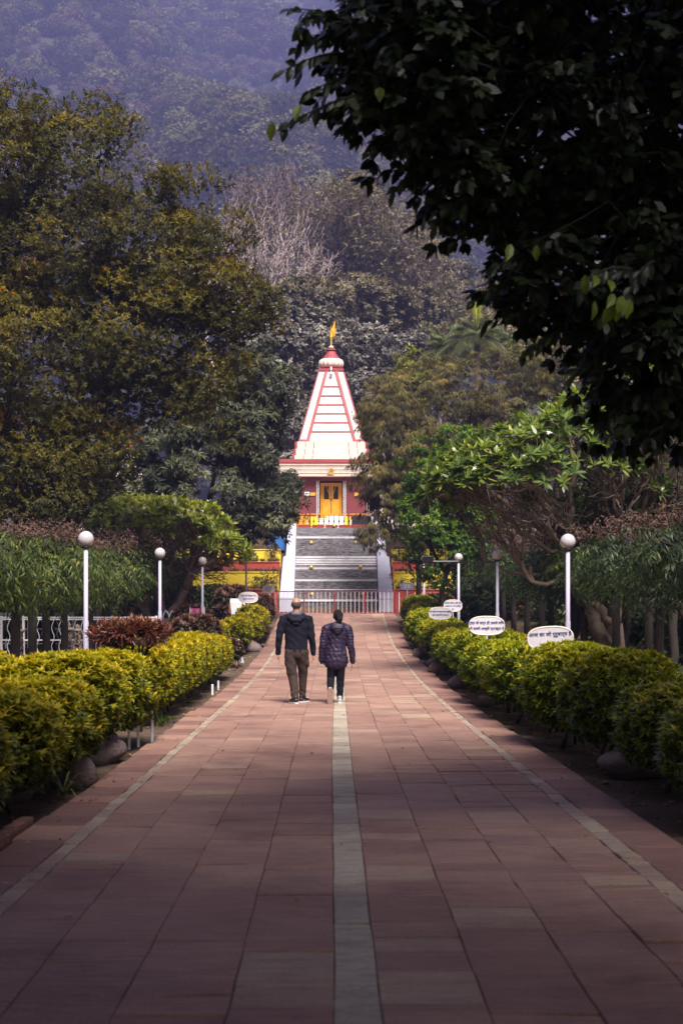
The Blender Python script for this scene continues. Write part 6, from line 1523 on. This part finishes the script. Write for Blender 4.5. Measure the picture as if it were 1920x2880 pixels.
def woman():
    x0, y0 = (951-CX)*24.0/F, 24.05
    t = empty('person', (x0, y0, 0), 'person with dark hair in a plum quilted jacket, right of the pair, sole lifted', 'person')
    cx = -.02
    hl, hr = (-.285, .03, .735), (.245, .02, .70)
    aL = [(-.145, 0, 1.285), (-.208, 0, 1.265), (-.245, -.01, 1.12), (-.262, -.02, .97), (-.280, .01, .85), hl]
    aR = [(.105, 0, 1.285), (.165, 0, 1.265), (.195, -.01, 1.12), (.207, -.03, .97), (.230, .0, .85), hr]
    bm = bmesh.new()
    head(bm, (-.005, .01, 1.475), .074, .090, .105)
    limbm(bm, [(cx+.01, 0, 1.25), (0, 0, 1.33), (0, .005, 1.41)], [(.07, .065), (.050, .052), (.050, .054)])
    limbm(bm, [(cx, 0, .72), (cx, 0, .86), (cx, 0, 1.0), (cx, 0, 1.15), (cx, 0, 1.27)], [(.15, .10), (.14, .10), (.12, .085), (.145, .09), (.11, .07)])
    limbm(bm, aL, [.042, .042, .038, .032, .028, .022]); limbm(bm, aR, [.042, .042, .038, .032, .028, .022])
    gL = [(-.105, 0, .74), (-.115, .02, .62), (-.128, .03, .42), (-.134, -.06, .32), (-.137, -.17, .235)]
    gR = [(.035, .0, .74), (.038, .02, .62), (.034, .06, .38), (.030, .04, .22), (.027, .03, .09)]
    limbm(bm, gL, [.078, .072, .05, .042, .032]); limbm(bm, gR, [.078, .072, .05, .042, .034])
    limbm(bm, [(-.138, -.175, .20), (-.140, -.19, .10)], [.022, .02]); limbm(bm, [(.027, .0, .05), (.03, .15, .035)], [.028, .025])
    hand(bm, (hr[0], hr[1], hr[2]-.012), 1, .9); hand(bm, (hl[0]+.03, hl[1]+.03, hl[2]+.03), -1, .9)
    fuse('body', bm, .0078, M['skin'], t, 1)
    bm = bmesh.new(); ellip(bm, (-.003, -.006, 1.487), (.083, .098, .100), 4)
    for v in list(bm.verts):
        if v.co.y > .052 and v.co.z < 1.545: bm.verts.remove(v)
        elif v.co.z < 1.40: bm.verts.remove(v)
    bmesh.ops.holes_fill(bm, edges=bm.edges)
    ellip(bm, (.018, -.095, 1.455), (.052, .045, .055), 3)
    limbm(bm, [(.020, -.105, 1.47), (.024, -.125, 1.42), (.024, -.115, 1.36), (.020, -.11, 1.325)], [(.048, .035), (.048, .035), (.036, .025), (.02, .015)], 14)
    fuse('hair', bm, .006, M['hair_black'], t, 2, lambda co: .0018*np.sin(co[:, 0]*320+co[:, 2]*30))
    bm = bmesh.new()
    limbm(bm, [(-.035, 0, .665), (-.036, 0, .72), (-.035, 0, .84), (-.030, 0, .96), (-.025, 0, 1.06), (-.022, 0, 1.17), (-.02, 0, 1.255), (-.015, 0, 1.315)], [(.196, .135), (.206, .14), (.186, .132), (.162, .115), (.160, .112), (.178, .118), (.178, .110), (.095, .08)], 32)
    limbm(bm, aL, [.068, .073, .067, .062, .056, .046], 20); limbm(bm, aR, [.068, .073, .067, .062, .056, .046], 20)
    def quilt(co):
        x, y, z = co[:, 0], co[:, 1], co[:, 2]; xx = np.abs(x+.03)
        arm = (x < -.215 + (z-1)*.10) | (x > .165 - (z-1)*.08)
        body = z + np.where(z < .90, -.16, .20)*xx*np.where(z < .78, -1.4, 1)
        q = np.abs(np.sin(body*math.pi/.078)); qa = np.abs(np.sin((z + .25*y)*math.pi/.05))
        v = np.where(arm, .007*np.sqrt(qa)-.005, .0075*np.sqrt(q)-.005) + .0035*np.sin(x*75+z*28+np.sin(z*40))
        return v - .008*np.exp(-((xx-.130)/.006)**2)*(~arm)*(y < 0)
    fuse('jacket', bm, .0075, M['plum'], t, 2, quilt)
    bm = bmesh.new()
    limbm(bm, [(-.015, -.085, 1.33), (-.015, -.125, 1.26), (-.012, -.135, 1.20)], [(.120, .045), (.105, .05), (.05, .03)], 18, (0, 1, 0))
    limbm(bm, [(-.10, .04, 1.34), (-.125, -.02, 1.325), (-.09, -.095, 1.31), (-.012, -.115, 1.305), (.065, -.095, 1.31), (.10, -.02, 1.325), (.075, .04, 1.34)], [(.026, .028)]*7, 12, (0, 0, 1))
    fuse('hood', bm, .007, M['plum'], t, 2, lambda co: .005*np.abs(np.sin(co[:, 2]*62+np.abs(co[:, 0])*30)))
    for (a, b_, r) in ((hl, (hl[0]+.008, hl[1], hl[2]-.045), .040), (hr, (hr[0], hr[1], hr[2]-.025), .034)):
        bm = bmesh.new(); limbm(bm, [a, b_], [r, r*.9]); fuse('cuff', bm, .006, M['trouser_b'], t, 1)
    bm = bmesh.new()
    limbm(bm, [(-.035, 0, .78), (-.035, 0, .70), (-.035, 0, .64)], [(.165, .12), (.168, .122), (.150, .11)], 24)
    limbm(bm, [(-.105, 0, .70), (-.112, .02, .60), (-.126, .035, .42), (-.132, -.05, .32), (-.135, -.155, .245)], [(.088, .10), (.080, .09), (.068, .072), (.062, .066), (.052, .056)], 20)
    limbm(bm, [(.038, 0, .70), (.038, .02, .60), (.034, .055, .38), (.030, .045, .22), (.027, .03, .085)], [(.086, .10), (.080, .09), (.068, .072), (.060, .064), (.052, .056)], 20)
    fuse('trousers', bm, .008, M['trouser_b'], t, 3, lambda co: .004*np.sin(co[:, 2]*58+co[:, 0]*30)*np.exp(-((co[:, 2]-.2)/.2)**2))
    shoe(t, (.027, .02, 0), .05, M['shoe_w'], M['sole'], .9)
    # lifted foot: toe on the ground, sole towards the viewer
    r = shoe(t, (-.137, -.235, .185), 0, M['shoe_w'], M['sole_b'], 1.0, -1.30)
man(); woman()
